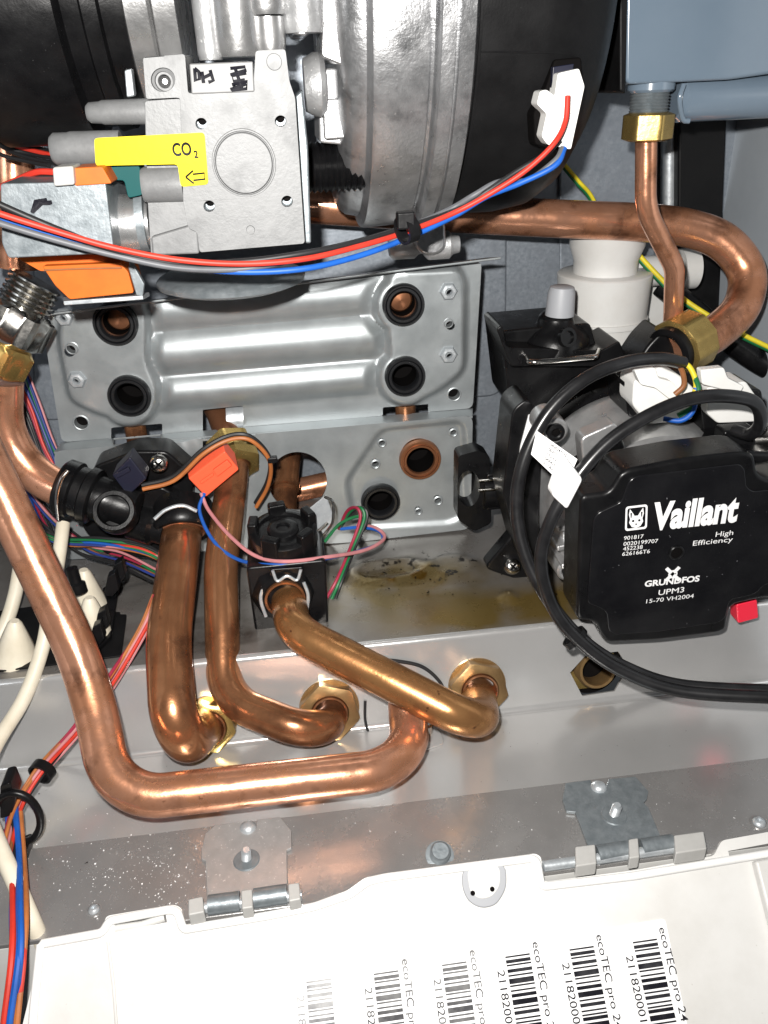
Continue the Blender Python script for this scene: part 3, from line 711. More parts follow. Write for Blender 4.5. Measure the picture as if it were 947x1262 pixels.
# red tab, chrome stub
slab('red_tab', rounded([(908, 746), (934, 739), (936, 762), (910, 769)], 3), YF+8, 8, 'red_tab', t, 0.8, label='small bright red tab at lower right')
lathe('chrome_stub', P(936, 533, 338), V((0.7, -.6, .3)), [(0, 9), (6, 9), (7, 7), (12, 7), (12, 5), (8, 5), (8, 0.01)], 'chrome', t, 36)
# sockets on the box
slab('socket_block', rounded([(770, 470), (800, 455), (862, 460), (866, 505), (775, 515)], 6), 356, 26, 'black', t, 1.2)
slab('socket_block', rounded([(862, 478), (940, 480), (945, 540), (868, 540)], 6), 352, 26, 'black', t, 1.2)
# pump union, air vent tower
c = P(640, 560, 400)
slab('union_flange', rounded([(565, 562), (590, 555), (604, 562), (606, 645), (585, 655), (564, 640)], 5), 398, 12, 'black', t, 1.2, [circ(578, 602, 14, 24, 22)])
lathe('union_pipe', P(606, 603, 404), X, [(-6, 11), (6, 11), (8, 9), (40, 9), (40, 0.01)], 'black', t, 36)
for y in (590, 602): tube('union_pin', [P(590, y+2, 390), P(640, y-2, 390)], 1.0, 'chrome', t, 10)
slab('union_rib', rounded([(600, 585), (640, 580), (640, 625), (600, 630)], 4), 396, 10, 'black', t, 1)
slab('foot', rounded([(598, 700), (640, 650), (670, 650), (672, 712), (640, 716), (612, 706)], 6), 372, 10, 'black', t, 1.4)
screw('foot_screw', P(631, 698, 370), V((0, -.9, .5)), 4.6, 3.6, 'chrome', t)
slab('volute_side', rounded([(632, 505), (652, 490), (668, 520), (664, 700), (640, 690), (620, 610)], 10), 362, 24, 'black', t, 2)
slab('volute_label', [(652, 512), (660, 508), (648, 560), (640, 590), (637, 588), (642, 550)], 360.5, 1, 'paper', t, 0)
vent = slab('vent_tower', rounded([(618, 408), (728, 398), (740, 440), (760, 480), (640, 512), (628, 500)], 6), 410, 40, 'black', t, 2)
slab('vent_tray', rounded([(612, 405), (620, 400), (625, 428), (742, 432), (764, 420), (772, 440), (740, 452), (630, 452)], 4), 398, 30, 'black', t, 1.2)
c = P(684, 418, 416)
lathe('vent_dome', c-Z*6, Z, [(0, 19), (8, 18), (12, 14.5), (15, 10), (18, 9)], 'black', t, 44)
lathe('vent_head', c+Z*10, Z, [(0, 9), (3, 9), (5, 7), (6, .01)], 'black', t, 32)
lathe('vent_cap', P(690, 388, 410), V((0.03, 0, 1)), [(0, 7.6), (12, 7.0), (14.5, 6.2), (15, 5), (15, 0.01)], 'grey_plastic', t, 28)
lathe('vent_screw', P(697, 416, 400), V((.3, -.9, .3)), [(0, 5), (3, 5), (3, 3.4), (1.5, 3.4), (1.5, 0.01)], 'black', t, 28)
tube('vent_clip', fillet([P(650, 440, 398), P(653, 447, 388), P(735, 440, 388), P(738, 432, 398)], 3, 6), 1.5, 'chrome', t, 12)
slab('pump_neck', rounded([(770, 470), (800, 425), (820, 405), (838, 440), (850, 470), (800, 500)], 8), 394, 26, 'black', t, 2.5)

# brass union nut on the hairpin pipe
a_ = P(885, 405, 405); b_ = P(812, 448, 385); ax = (b_-a_).normalized(); c = P(843, 424, 394)
t = thing('brass_union', 'large notched brass nut joining hairpin pipe to the pump', 'nut', c)
ring('hex_nut', c, ax, [(-8, 10.4), (-9, 12), (-8, 15.2), (7, 15.2), (8, 14), (8, 10.4)], 'brass', t, 60, hexes=(2, 3), sides=10, rot=.1)
ring('collar', c, ax, [(8, 10), (8, 13.2), (12, 13.2), (13, 11), (13, 10)], 'black', t, 40)

# white connector plugs with black mains cables
t = thing('power_plug', 'white plug with loose coloured cores on top of the pump', 'plug', P(815, 510, 350))
slab('plug_body', rounded([(782, 470), (815, 452), (838, 462), (858, 480), (855, 518), (800, 524), (780, 500)], 6), 346, 18, 'white_plastic', t, 1.4)
slab('latch', rounded([(782, 456), (808, 453), (812, 466), (828, 470), (842, 486), (826, 492), (808, 478), (790, 474)], 3), 341, 5, 'white_plastic', t, 0.7)
for pth, mt, lab in (([(838, 446, 345), (850, 452, 342), (858, 470, 338), (855, 486, 335), (840, 500, 336), (820, 505, 340)], 'w_yellow', 'yellow earth core'),
                     ([(836, 447, 345), (842, 460, 340), (843, 475, 336), (832, 486, 336)], 'w_brown', 'brown core'),
                     ([(858, 478, 336), (855, 505, 332), (840, 518, 332), (818, 516, 336)], 'w_blue', 'blue core'),
                     ([(856, 462, 340), (861, 480, 335), (856, 500, 333), (836, 512, 333)], 'w_green', 'green core')):
    wire('core', pth, 1.25, mt, t, lab, 8, 10)
t = thing('signal_plug', 'white latch plug at upper right of the pump', 'plug', P(900, 520, 345))
slab('plug_body', rounded([(872, 478), (920, 470), (934, 490), (934, 520), (885, 522), (872, 510)], 4), 346, 16, 'white_plastic', t, 1.2)
slab('latch', rounded([(864, 456), (893, 453), (898, 466), (918, 476), (912, 486), (890, 480), (866, 474)], 3), 342, 5, 'white_plastic', t, 0.7)
t = thing('mains_cable', 'black mains cable looping left round the pump from the coloured cores', 'cable', P(690, 760, 330))
tube('sheath', catmull([P(*p) for p in [(842, 447, 344), (815, 442, 338), (770, 447, 332), (720, 468, 326), (675, 510, 322), (645, 570, 318), (637, 630, 314), (650, 690, 306), (680, 745, 296), (720, 790, 288), (770, 822, 280), (840, 845, 270), (960, 852, 258), (1010, 854, 256)]], 12), 3.0, 'cable_black', t, 18)
t2 = thing('signal_cable', 'black cable curling from the right plug down across the pump front', 'cable', P(690, 700, 300))
tube('sheath', catmull([P(*p) for p in [(905, 530, 330), (925, 535, 322), (938, 520, 314), (930, 496, 308), (895, 488, 304), (850, 492, 302), (800, 512, 300), (750, 545, 298), (710, 590, 295), (680, 640, 293), (667, 690, 292), (680, 745, 288), (712, 788, 282), (765, 826, 274), (840, 852, 264), (960, 860, 252), (1010, 862, 250)]], 12), 2.9, 'cable_black', t2, 18)
box('strain_relief', P(905, 536, 336), (16, 10, 9), 'black', t2, 1.5)
ring('cable_tie', P(709, 786, 286), (P(730, 805, 282)-P(690, 765, 290)).normalized(), [(-1.4, 5.4), (1.4, 5.4), (1.4, 6.2), (-1.4, 6.2)], 'black', t2, 24)
# paper flag on the cable
t = thing('cable_flag_label', 'white paper flag label wrapped round the black pump cable', 'label', P(690, 590, 294))
slab('flag', [(662, 531), (712, 566), (697, 600), (655, 560)], 299, 0.4, 'paper', t, 0)
pr = [P(x, y, 290) for x, y in ((698, 563), (720, 592), (700, 630), (681, 612))]
prism('wrap', pr, V((0, 9, 0)), 'paper', t, 1.6)
pf = P(690, 580, 298.9)
for k in range(5):
    x0_, y0_ = 671+k*1.2 + (4-k)*2.2, 545+k*4.0
    text('print_line', ('0020244122', '0020218 24', '15223816', '000015 7', '21182000')[k], P(678+(-k)*2.3, 549+k*5.6, 298.7), P(698+(-k)*2.3, 563+k*5.6, 298.7), 3.4*S(pf), V((0.35, 0, 0.93)), 'ink', t, 0.1, 0.02, normal=-Yv)

# ================================================================== GAS VALVE
YG = 285
P_at = P
def P(px, py, Y): return P_at(px, py, Y+20)      # the valve stands 20 mm deeper than first measured
gv = t = thing('gas_valve', 'cast aluminium gas valve block with yellow sticker and round blank cap', 'valve', P(275, 310, YG+20))
body = [(176, 70), (228, 66), (232, 115), (312, 112), (315, 62), (352, 60), (357, 100), (364, 120), (376, 300), (246, 311), (243, 286), (232, 281), (226, 250), (222, 120), (180, 122)]
small = [(248, 152, 7), (346, 149, 7), (258, 254, 7), (354, 248, 7)]
slab('valve_body', rounded(body, 4, 3), YG, 34, 'valve_cast', t, 0.9, [circ(x, y, r, 18) for x, y, r in small]+[circ(201, 98, 15, 24)])
for x, y, r in small:
    q = P(x, y, YG+.3); s_ = S(q); lathe('screw_pocket', q, Yv, [(0, r*s_*.98), (7, r*s_*.9), (7, 0.01)], 'zinc', t, 20, caps=False)
    lathe('pocket_shade', q+Yv*6.5+Z*0.8, -Yv, [(0, r*s_*.8), (.2, .01)], 'void', t, 16)  # near-black disc, set high, paints the shade deep in the pocket
q = P(201, 100, YG+1); s_ = S(q)
ring('recess_step', q, -Yv, [(-9, 7*s_), (-5, 7*s_), (-4, 8*s_), (-4, 10.5*s_), (-2, 11*s_), (-1.5, 15.4*s_), (-9, 15.4*s_)], 'valve_cast', t, 32)
lathe('recess_screw', q+Yv*8, -Yv, [(0, 7*s_), (1, 6*s_), (2.5, 3*s_), (2.5, .01)], 'castalu_shiny', t, 24)
q = P(301, 201, YG); s_ = S(q)
ring('blank_cap_rim', q, -Yv, [(-.5, 36*s_), (0.5, 36*s_), (0.8, 36.8*s_), (0.8, 38.4*s_), (-.5, 39.4*s_)], 'valve_cast', t, 56)
lathe('blank_cap', q, -Yv, [(-1, 35.4*s_), (0.5, 35.2*s_), (1.1, 33.6*s_), (1.1, 0.01)], 'valve_cast', t, 56)
lathe('lug_disc', P(338, 76, YG), -Yv, [(0, 9*s_), (.8, 8.4*s_), (.8, .01)], 'valve_cast', t, 28)
lathe('lug_disc', P(309, 283, YG), -Yv, [(0, 5.5*s_), (.8, 5*s_), (.8, .01)], 'valve_cast', t, 28)
slab('stepped_flank', rounded([(178, 124), (226, 120), (244, 300), (246, 312), (186, 314), (182, 250)], 4, 3), YG+5, 28, 'valve_cast', t, 1.0)
slab('flank_web', [(186, 292), (243, 275), (246, 313), (188, 315)], YG+2, 10, 'valve_cast', t, 0.8)
slab('back_edge', [(364, 118), (373, 110), (380, 180), (384, 300), (376, 300)], YG+10, 22, 'zinc', t, 0.8)
def hnoz(name, x0_, x1_, y, rp, Y, prof, mt='valve_cast', dy=-3):
    a_, b_ = P(x0_, y, Y), P(x1_, y+dy*(x1_-x0_)/60.0*0.5, Y); s_ = S(a_); L_ = (b_-a_).length
    return lathe(name, a_, (b_-a_), [(tt*L_, rr*rp*s_) for tt, rr in prof], mt, t, 36)
hnoz('test_nozzle', 107, 190, 139, 14, 306, [(0, .0), (0, .6), (.05, .85), (.2, .9), (.25, 1), (1, 1.05)])
hnoz('test_nozzle', 64, 150, 184, 20, 300, [(0, 0), (0, .75), (.06, .95), (.25, .95), (.3, 1), (1, 1)])
hnoz('outlet_nozzle', 176, 226, 228, 21, 292, [(0, 0), (0, .9), (.1, 1), (1, 1)])
hnoz('solenoid_barrel', 134, 186, 276, 34, 302, [(0, .85), (.2, .85), (.22, 1), (.75, 1), (.8, .8), (1, .8)], 'castalu_shiny')
hnoz('barrel_flange', 172, 182, 270, 38, 302, [(0, 0), (0, 1), (1, 1), (1, 0)], 'zinc')
slab('teal_clip', rounded([(121, 206), (172, 204), (176, 240), (158, 244), (153, 222), (132, 222)], 4), 290, 12, 'teal', t, 1.0, label='teal plastic retaining clip')
slab('machined_pad', [(233, 78), (312, 75), (314, 113), (236, 116)], YG-0.5, 6, 'patch', t, 0.5, label='machined pad with two marker scribbles')
pp = t.children[-1] if False else None
for seg_ in ([(240, 84), (241, 100), (246, 97), (245, 88), (240, 84)], [(249, 88), (251, 102)], [(250, 96), (262, 90)], [(259, 86), (263, 99), (257, 101)],
             [(284, 84), (302, 82), (303, 90), (286, 93), (288, 100), (302, 98)], [(284, 92), (304, 86)], [(286, 104), (305, 100), (304, 109), (286, 111), (290, 103)], [(284, 110), (304, 103)], [(290, 84), (298, 108)]):
    tube('marker_stroke', [P(x, y, YG-0.7) for x, y in seg_], 0.55, 'ink', t, 6)
L_ = slab('yellow_sticker', rounded([(116, 170), (252, 163), (257, 227), (223, 230), (219, 202), (118, 204)], 5), YG-1.2, 0.5, 'yellow', t, 0.0, label='L-shaped yellow sticker')
s_ = S(P(230, 190, YG))
text('lettering', 'CO', P(213.5, 192, YG-1.3), P(237, 190.5, YG-1.3), 14*s_, Z, 'ink', L_, 0.15, 0.03, normal=-Yv)
text('lettering', '2', P(239.5, 194.5, YG-1.3), P(245, 194, YG-1.3), 8*s_, Z, 'ink', L_, 0.15, 0.035, normal=-Yv)
arr = [(229, 218), (238, 210), (238, 214.5), (252, 213), (252.6, 220.5), (238.5, 222), (239, 226)]
tube('arrow_outline', [P(x, y, YG-1.3) for x, y in arr+arr[:1]], 0.34, 'ink', L_, 6)
slab('coil_yoke', rounded([(0, 226), (130, 223), (141, 312), (10, 318), (2, 300)], 4, 3), 278, 40, 'zinc', t, 1.2, label='galvanised coil yoke box')
cy = P(45, 252, 277.6)
for seg_ in ([(40, 262), (44, 248), (58, 246)], [(44, 250), (62, 250)], [(45, 256), (50, 246)], [(41, 260), (52, 250), (64, 249)]):
    tube('marker_stroke', [P(x, y, 277.8) for x, y in seg_], 0.7, 'ink', t, 6)
slab('solenoid_coil', rounded([(52, 328), (148, 324), (158, 335), (165, 361), (86, 369), (68, 352)], 3), 299, 24, 'orange', t, 2.2, seg=4)
slab('solenoid_coil', rounded([(20, 317), (140, 313), (156, 322), (150, 330), (50, 334)], 3), 303, 24, 'orange', t, 1.5, seg=3)
tube('coil_crease', [P(x, y, 298.5) for x, y in ((54, 333), (100, 331), (150, 330))], 0.35, 'w_brown', t, 8)  # thin brown line drawn for the dark crease in the coil
slab('solenoid_coil', rounded([(88, 207), (126, 205), (138, 226), (92, 229)], 3), 277, 16, 'orange', t, 1)
slab('coil_terminal', [(64, 206), (90, 204), (92, 228), (66, 230)], 274, 12, 'lug_plastic', t, 0.8)
prism('yoke_strip', [P(78, 371, 300), P(176, 364, 300), P(184, 360, 322), P(78, 366, 322)], V((0, 0, -1.6)), 'galv_light', t, 0.3)
slab('yoke_side', [(160, 318), (178, 350), (176, 365), (168, 364), (158, 330)], 300, 3, 'zinc', t, 0.4)
q = P(285, 338, 345)
lathe('diaphragm_cover', q-Z*5, Z, [(0, 0.01), (0, 26), (2, 31.5), (4, 32), (5, 31), (6, 29), (8, 22), (8, 0.01)], 'zinc', t, 64)
P = P_at
# ================================================================== FAN AND BURNER MANIFOLD
AY, AZ = 420.0, CZ+36.0
def fx(px, py=200, Y=335): return P(px, py, Y).x
f = t = thing('combustion_fan', 'cast aluminium fan housing with matt black motor cover', 'fan', V((fx(560), AY, AZ-110)))
def fl_(name, prof, mt, seg=96, label=None): return lathe(name, V((0, AY, AZ)), X, [(fx(px), r) for px, r in prof], mt, t, seg, label=label)
fl_('volute', [(416, 20), (421, 70), (424, 84), (430, 90), (440, 92.5), (456, 93.5), (459, 95), (462, 98.5), (466, 99), (500, 98.6), (526, 98), (529, 96)], 'volute_cast')
fl_('volute_flange', [(526, 80), (529, 95), (533, 95.5), (535, 102), (537, 103), (552, 103), (553, 100.5), (556, 100.5), (557, 103), (574, 102.5), (576, 101), (580, 97), (582, 80)], 'volute_cast')
fl_('motor_cover', [(578, 60), (580, 95), (660, 95), (705, 92.5), (735, 86), (757, 75), (773, 58), (784, 36), (788, 0.01)], 'black_matt')
fl_('cover_seam', [(582, 94.6), (583, 95.6), (586, 95.6), (587, 94.6)], 'black_matt')
slab('flange_lug', rounded([(512, 268), (549, 264), (551, 306), (540, 315), (522, 315), (512, 305)], 7), 388, 16, 'volute_cast', t, 2)
for px, py, r in ((500, 303, 6.0), (543, 302, 6.5)):
    q = P(px, py, 398); lathe('flange_bolt', q, X, [(-8, 0.01), (-8, r*.7), (-6, r), (4, r), (6, r*.7), (9, r*.6), (9, .01)], 'castalu', t, 28)
for z_, r_ in ((AZ-18, 94.5), (AZ-28, 94.6)):
    y_ = AY-math.sqrt(r_*r_-(z_-AZ)**2)
    tube('cover_rib', [V((fx(584), y_, z_)), V((fx(660), y_+.2, z_-1)), V((fx(705), y_+3.4, z_-2))], 0.5, 'black_matt', t, 8)
# near-black slab stands in for the shaded connector recess
slab('niche_shade', rounded([(684, 73), (717, 70), (719, 96), (712, 150), (690, 186), (660, 178), (658, 140), (674, 105)], 4), 329, 10, 'void', t, 0.8)
slab('circuit_board', [(682, 82), (708, 78), (706, 92), (680, 112)], 327, 3, 'navy', t, 0.3)
cn = slab('fan_connector', rounded([(688, 90), (714, 84), (721, 106), (704, 184), (675, 178), (668, 168), (674, 140), (662, 128), (666, 112), (674, 110), (684, 118)], 3), 322, 8, 'white_plastic', t, 0.8, label='white fan connector')
for k in range(4):
    x_, y_ = 706-k*3.6, 112+k*17
    slab('contact_slot', [(x_-5, y_), (x_+5, y_-2), (x_+3, y_+11), (x_-7, y_+13)], 321, 1.6, 'offwhite', cn, 0.3)
# burner manifold castings behind the gas valve
t = thing('burner_manifold', 'bright ribbed aluminium casting behind top of gas valve', 'casting', P(320, 110, 345))
for px, rp, ya, yb, mt in ((252, 16, -60, 74, 'castalu'), (288, 34, -60, 70, 'castalu_shiny'), (332, 20, 20, 62, 'castalu_shiny'), (325, 30, -60, 18, 'castalu_shiny'), (372, 26, -60, 40, 'castalu')):
    q = P(px, (ya+yb)/2, 332); s_ = S(q); a_, b_ = P(px, ya, 332), P(px, yb, 332)
    lathe('casting_column', V((q.x, 332+rp*s_*.5, b_.z)), Z, [(0, rp*s_*.9), (2, rp*s_), (a_.z-b_.z, rp*s_), (a_.z-b_.z, 0.01)], mt, t, 40)
slab('casting_web', rounded([(398, -40), (460, -40), (455, 76), (430, 84), (396, 70)], 5), 338, 40, 'castalu_shiny', t, 2)
slab('casting_web', rounded([(352, -40), (398, -40), (392, 30), (376, 44), (360, 42)], 5), 332, 40, 'castalu_shiny', t, 2)
slab('casting_neck', rounded([(392, 84), (440, 82), (440, 180), (394, 176)], 5), 356, 40, 'castalu', t, 2)
slab('casting_block', rounded([(398, 122), (432, 120), (432, 170), (400, 172)], 4), 350, 10, 'castalu', t, 1.5)
lathe('neck_ring', P(375, 105, 350), X, [(0, 0.01), (0, 9), (4, 11), (6, 11), (8, 9), (8, .01)], 'castalu', t, 36)
q = P(372, 207, 368); hose = []
for k in range(12): hose += [(k*2.4, 10.2), (k*2.4+1.2, 9.0)]
tag(lathe('corrugated_hose', q, X, [(0, 5)]+hose+[(29, 5)], 'black', None, 36), 'black corrugated hose between gas valve and fan housing', 'hose')
# air intake duct
t = thing('air_duct', 'large glossy black plastic air duct with aluminium clamp rings at top left', 'duct', P(60, 160, 350))
q = P(90, -10, 370); s_ = S(q); R_ = 54
dx = lambda px: P(px, 60, 330).x
ax0 = V((0, 378, q.z+4))
lathe('duct_body', ax0, X, [(dx(-60), R_+2), (dx(60), R_+2), (dx(78), R_+1), (dx(84), R_-4), (dx(106), R_-4), (dx(110), R_-2), (dx(128), R_-3), (dx(130), R_-7), (dx(158), R_-8)], 'black', t, 80)
lathe('clamp_ring', ax0, X, [(dx(158), 20), (dx(158), R_-6), (dx(160), R_-5), (dx(188), R_-5), (dx(190), R_-6)], 'castalu_shiny', t, 80)
lathe('clamp_ring', ax0, X, [(dx(193), 20), (dx(193), R_-6), (dx(195), R_-5), (dx(222), R_-5), (dx(224), R_-7), (dx(224), 10)], 'castalu_shiny', t, 80)
slab('clamp_tab', [(153, 86), (162, 84), (166, 118), (156, 120)], 318, 5, 'galv_light', t, 0.6)
# ================================================================== VESSEL, SIPHON, RIGHT SIDE
t = thing('expansion_vessel', 'glossy blue grey painted vessel in upper right corner', 'vessel', P(860, 120, 400))
pa_ = [P(x, y, 385) for x, y in rounded([(774, -120), (1040, -120), (1040, 78), (900, 98), (772, 104)], 8)]
prism('shell', pa_, V((0, 120, 0)), 'vessel', t, 22, seg=7)
a_, b_ = P(832, 122, 402), P(1040, 112, 402)
lathe('bottom_roll', a_, b_-a_, [(0, 0.01), (0, 8), (2, 10), (100, 10)], 'vessel', t, 40)
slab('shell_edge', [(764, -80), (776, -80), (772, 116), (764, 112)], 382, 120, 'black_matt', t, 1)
tube('weld_bead', catmull([P(843, 104, 392), P(838, 122, 391), P(842, 146, 394), P(850, 149, 394)], 6), 1.2, 'vessel', t, 10)
c = P(803, 104, 396)
lathe('stub_flange', c-Z*0, -Z, [(-2, 10.5), (2, 10.5), (3, 9.5), (3, 0.01)], 'vessel', t, 40)
th = [(2.5, 8.2)]
for k in range(8): th += [(3+k*1.3, 8.9), (3.65+k*1.3, 8.1)]
lathe('threaded_stub', c, -Z, th+[(15, 8)], 'zinc', t, 40)
c = P(799, 156, 396)
o = thing('vessel_nut', 'brass hexagon nut on the threaded stub under the vessel', 'nut', c)
ring('hex_nut', c, Z, [(-6, 5.1), (-6, 8.6), (-5, 10.2), (5, 10.2), (6, 8.8), (6, 5.1)], 'brass', o, 60, hexes=(2, 3), rot=.35)
t = thing('condensate_trap', 'white plastic condensate trap with side outlet behind the pump', 'trap', P(740, 430, 470))
c = P(737, 430, 468); s_ = S(c)
def zz(py): return P(737, py, 468).z-c.z
lathe('trap_body', c, Z, [(zz(520), 50*s_), (zz(394), 50*s_), (zz(391), 53*s_), (zz(352), 54*s_), (zz(337), 55*s_), (zz(336), 54*s_), (zz(335.2), 53*s_), (zz(335), 37*s_), (zz(320), 37*s_), (zz(302), 43*s_), (zz(270), 44*s_)], 'offwhite', t, 56)
lathe('trap_ring', c, Z, [(zz(396), 50*s_), (zz(395), 55*s_), (zz(389), 55*s_), (zz(388), 50*s_)], 'offwhite', t, 56)
lathe('side_outlet', P(770, 336, 480), X, [(0, 9), (34, 9), (34, 12), (44, 12), (45, 10), (45, 0.01)], 'offwhite', t, 36)
slab('outlet_bracket', [(790, 350), (840, 356), (836, 420), (792, 430)], 492, 3, 'offwhite', t, 0.6)
def earth(name, label, px, r=1.4):
    t_ = thing(name, label, 'wire', P(*px[0]))
    wire('green_strand', px, r, 'w_green', t_, None, 10, 10)
    wire('yellow_strand', [(x+2.2, y-2.2, z-1.0) for x, y, z in px], r, 'w_yellow', t_, None, 10, 10)
earth('earth_wire', 'green and yellow earth wire passing behind the thin copper pipe', [(772, 300, 470), (800, 332, 462), (835, 366, 452), (880, 396, 440), (925, 420, 430), (990, 450, 420)])
earth('earth_wire', 'short green and yellow earth wire emerging under the fan cover', [(690, 200, 470), (712, 226, 470), (726, 242, 472), (740, 270, 474)], 1.1)
o = tube('drain_hose', catmull([P(*p) for p in [(815, 350, 476), (850, 378, 468), (900, 420, 455), (950, 455, 445), (1000, 480, 440)]], 10), 7, 'black', None, 24); tag(o, 'black rubber hose running behind the hairpin pipe', 'hose')
# ================================================================== FAN LOOM
t = thing('fan_loom', 'bundle of red black grey and blue fan wires across gas valve', 'wires', P(500, 275, 300))
base = [(560, 262), (500, 284), (440, 302), (375, 316), (300, 322), (220, 319), (140, 304), (70, 284), (0, 258), (-40, 240)]
YW = [318, 312, 303, 294, 292, 290, 288, 286, 284, 284]
def loom(head, off, mt, lab, r=1.1):
    wire('wire', head+[(x+o_[0], y+o_[1], z+o_[2]) for (x, y), z, o_ in zip(base, YW, off)], r, mt, t, lab, 10, 10)
loom([(700, 118, 318), (697, 150, 316), (682, 178, 313), (648, 210, 314), (605, 238, 316)], [(0, 0, 0), (0, 2, 0), (0, 2, -1), (0, 3, -1), (0, 3, -2), (0, 1, -2), (0, 1, -2), (0, 1, -2), (0, 5, -2), (0, 8, -2)], 'w_red', 'red fan wire', 1.0)
loom([(690, 172, 318), (672, 190, 317), (636, 212, 318), (600, 236, 318)], [(0, -2, 3), (0, -4, 2), (0, -4, 1), (0, -4, 1), (0, 0, 1), (0, 5, 1), (0, 4, 0), (0, -2, 0), (0, -6, 0), (0, -8, 0)], 'w_black', 'black fan wire')
loom([(694, 182, 318), (684, 198, 316), (650, 222, 318), (615, 224, 319), (585, 240, 319)], [(-6, -4, 4), (0, -3, 4), (0, 0, 3), (0, 1, 2), (0, 9, 2), (0, 11, 0), (0, 10, 0), (0, 12, 0), (0, 17, 0), (0, 20, 0)], 'w_grey', 'grey fan wire')
loom([(696, 182, 318), (684, 204, 315), (640, 226, 317), (600, 242, 317)], [(0, 4, 1), (0, 10, 1), (0, 14, 1), (0, 15, 1), (0, 13, 2), (0, 9, 4), (0, 6, 5), (0, 6, 5), (0, 10, 5), (0, 12, 5)], 'w_blue', 'blue fan wire')
ring('cable_tie', P(502, 282, 302), (P(500, 284, 306)-P(560, 262, 316)).normalized(), [(-2.2, 4.2), (2.2, 4.2), (2.2, 5.2), (-2.2, 5.2)], 'black', t, 24)
box('tie_head', P(500, 271, 300), (6.5, 5, 6), 'black', t, 0.8)
# ================================================================== STEEL FITTING (left edge)
a_, b_ = P(45, 345, 405), P(2, 430, 398); ax = (b_-a_).normalized()
t = thing('hose_fitting', 'nickel threaded hose fitting with brass nut at left edge', 'fitting', b_)
th = []
for k in range(5): th += [(k*2.6, 9.6), (k*2.6+.8, 12), (k*2.6+1.6, 12)]
lathe('corrugation', a_, ax, [(0, 0.01), (0, 9)]+th+[(13.4, 10), (18, 10)], 'chrome', t, 40)
lathe('steel_hex', a_, ax, [(14, 10), (14, 13), (16, 14.5), (30, 14.5), (32, 13), (34, 11)], 'chrome', t, 60, hexes=(2, 3), rot=.3, caps=False)
c = P(12, 438, 398)
lathe('brass_hex', a_, ax, [(33, 10), (33, 12.6), (35, 13.6), (46, 13.6), (48, 12), (48, 9)], 'brass', t, 60, hexes=(2, 3), rot=.1)
# ================================================================== LEFT WIRING
def bundle(name, label, px, cols, r=0.8, spread=4.0, tie=None):
    t_ = thing(name, label, 'wires', P(*px[0]))
    for k, mt in enumerate(cols):
        ox, oy = random.uniform(-spread, spread), random.uniform(-spread, spread)
        wire('wire', [(x+ox+random.uniform(-1.6, 1.6), y+oy+random.uniform(-1.6, 1.6), z+random.uniform(-2, 2)) for x, y, z in px], r, mt, t_, None, 8, 8)
    if tie:
        i, j, R2 = tie; p_, q_ = P(*i), P(*j); m_ = (p_+q_)/2
        ring('cable_tie', m_, (q_-p_).normalized(), [(-2.2, R2), (2.2, R2), (2.2, R2+1.1), (-2.2, R2+1.1)], 'black', t_, 20)
    return t_
bundle('wire_bundle', 'red green and orange wire bundle crossing the step with black tie', [(196, 735, 345), (176, 778, 332), (140, 838, 316), (95, 900, 304), (50, 952, 284), (22, 1000, 268), (6, 1060, 244)],
       ['w_darkred', 'w_red', 'w_pink', 'w_orange', 'w_green', 'w_black', 'w_orange', 'w_darkred', 'w_brown', 'w_pink'], 0.85, 6.0, ((62, 938, 290), (42, 964, 279), 4.6))
bundle('wire_bundle', 'blue red and green wires running left under the black manifold', [(205, 690, 392), (170, 674, 396), (120, 668, 400), (70, 665, 402), (20, 640, 404)],
       ['w_red', 'w_blue', 'w_green', 'w_black', 'w_pink', 'w_navy', 'w_orange', 'w_green', 'w_black'], 0.8, 7)
bundle('wire_bundle', 'dark blue and red wires hanging beside the left edge of bracket', [(22, 460, 462), (40, 505, 455), (56, 548, 448), (74, 590, 440), (95, 640, 430)],
       ['w_blue', 'w_navy', 'w_red', 'w_green', 'w_pink', 'w_darkred', 'w_navy', 'w_black', 'w_black'], 0.85, 10)
bundle('wire_bundle', 'blue and orange red wires dropping past left edge of white flap', [(18, 1000, 268), (22, 1060, 244), (24, 1120, 218), (22, 1180, 200), (12, 1270, 184), (8, 1330, 176)],
       ['w_blue', 'w_blue', 'w_red', 'w_orange', 'w_blue', 'w_red', 'w_red', 'w_black'], 1.2, 9)
bundle('wire_bundle', 'dark tangle of thin wires low behind the long pipe at left', [(30, 600, 440), (60, 640, 425), (105, 676, 410), (150, 690, 400), (196, 712, 385)],
       ['w_black', 'w_darkred', 'w_navy', 'w_green', 'w_black', 'w_brown', 'w_pink', 'w_black'], 0.7, 10)
bundle('wire_bundle', 'black and blue wires against the wall beside the steel fitting', [(8, 470, 480), (20, 520, 470), (30, 570, 462), (42, 620, 450), (64, 668, 430)],
       ['w_black', 'w_black', 'w_navy', 'w_blue', 'w_darkred', 'w_black', 'w_green'], 0.8, 11)
bundle('wire_bundle', 'thin black and red wires above the coil yoke at left', [(-20, 165, 400), (10, 182, 395), (40, 190, 390), (70, 196, 380)], ['w_black', 'w_red', 'w_black', 'w_black', 'w_black'], 0.9, 8)
wire_o = wire('coil_lead', [(-10, 235, 330), (20, 222, 325), (45, 212, 320), (70, 212, 318)], 1.1, 'w_red'); tag(wire_o, 'red lead curving over coil yoke into white terminal', 'wire')
o = tube('cream_cable', catmull([P(*p) for p in [(78, 645, 384), (72, 690, 368), (62, 745, 350), (52, 800, 336), (30, 860, 318), (-6, 920, 296), (-24, 970, 276), (-6, 1030, 252), (20, 1090, 232), (38, 1132, 222), (50, 1160, 219.5), (60, 1185, 219.5)]], 10), 3.4, 'cream', None, 20)
tag(o, 'long cream cable hanging down the left side past the flap', 'cable')
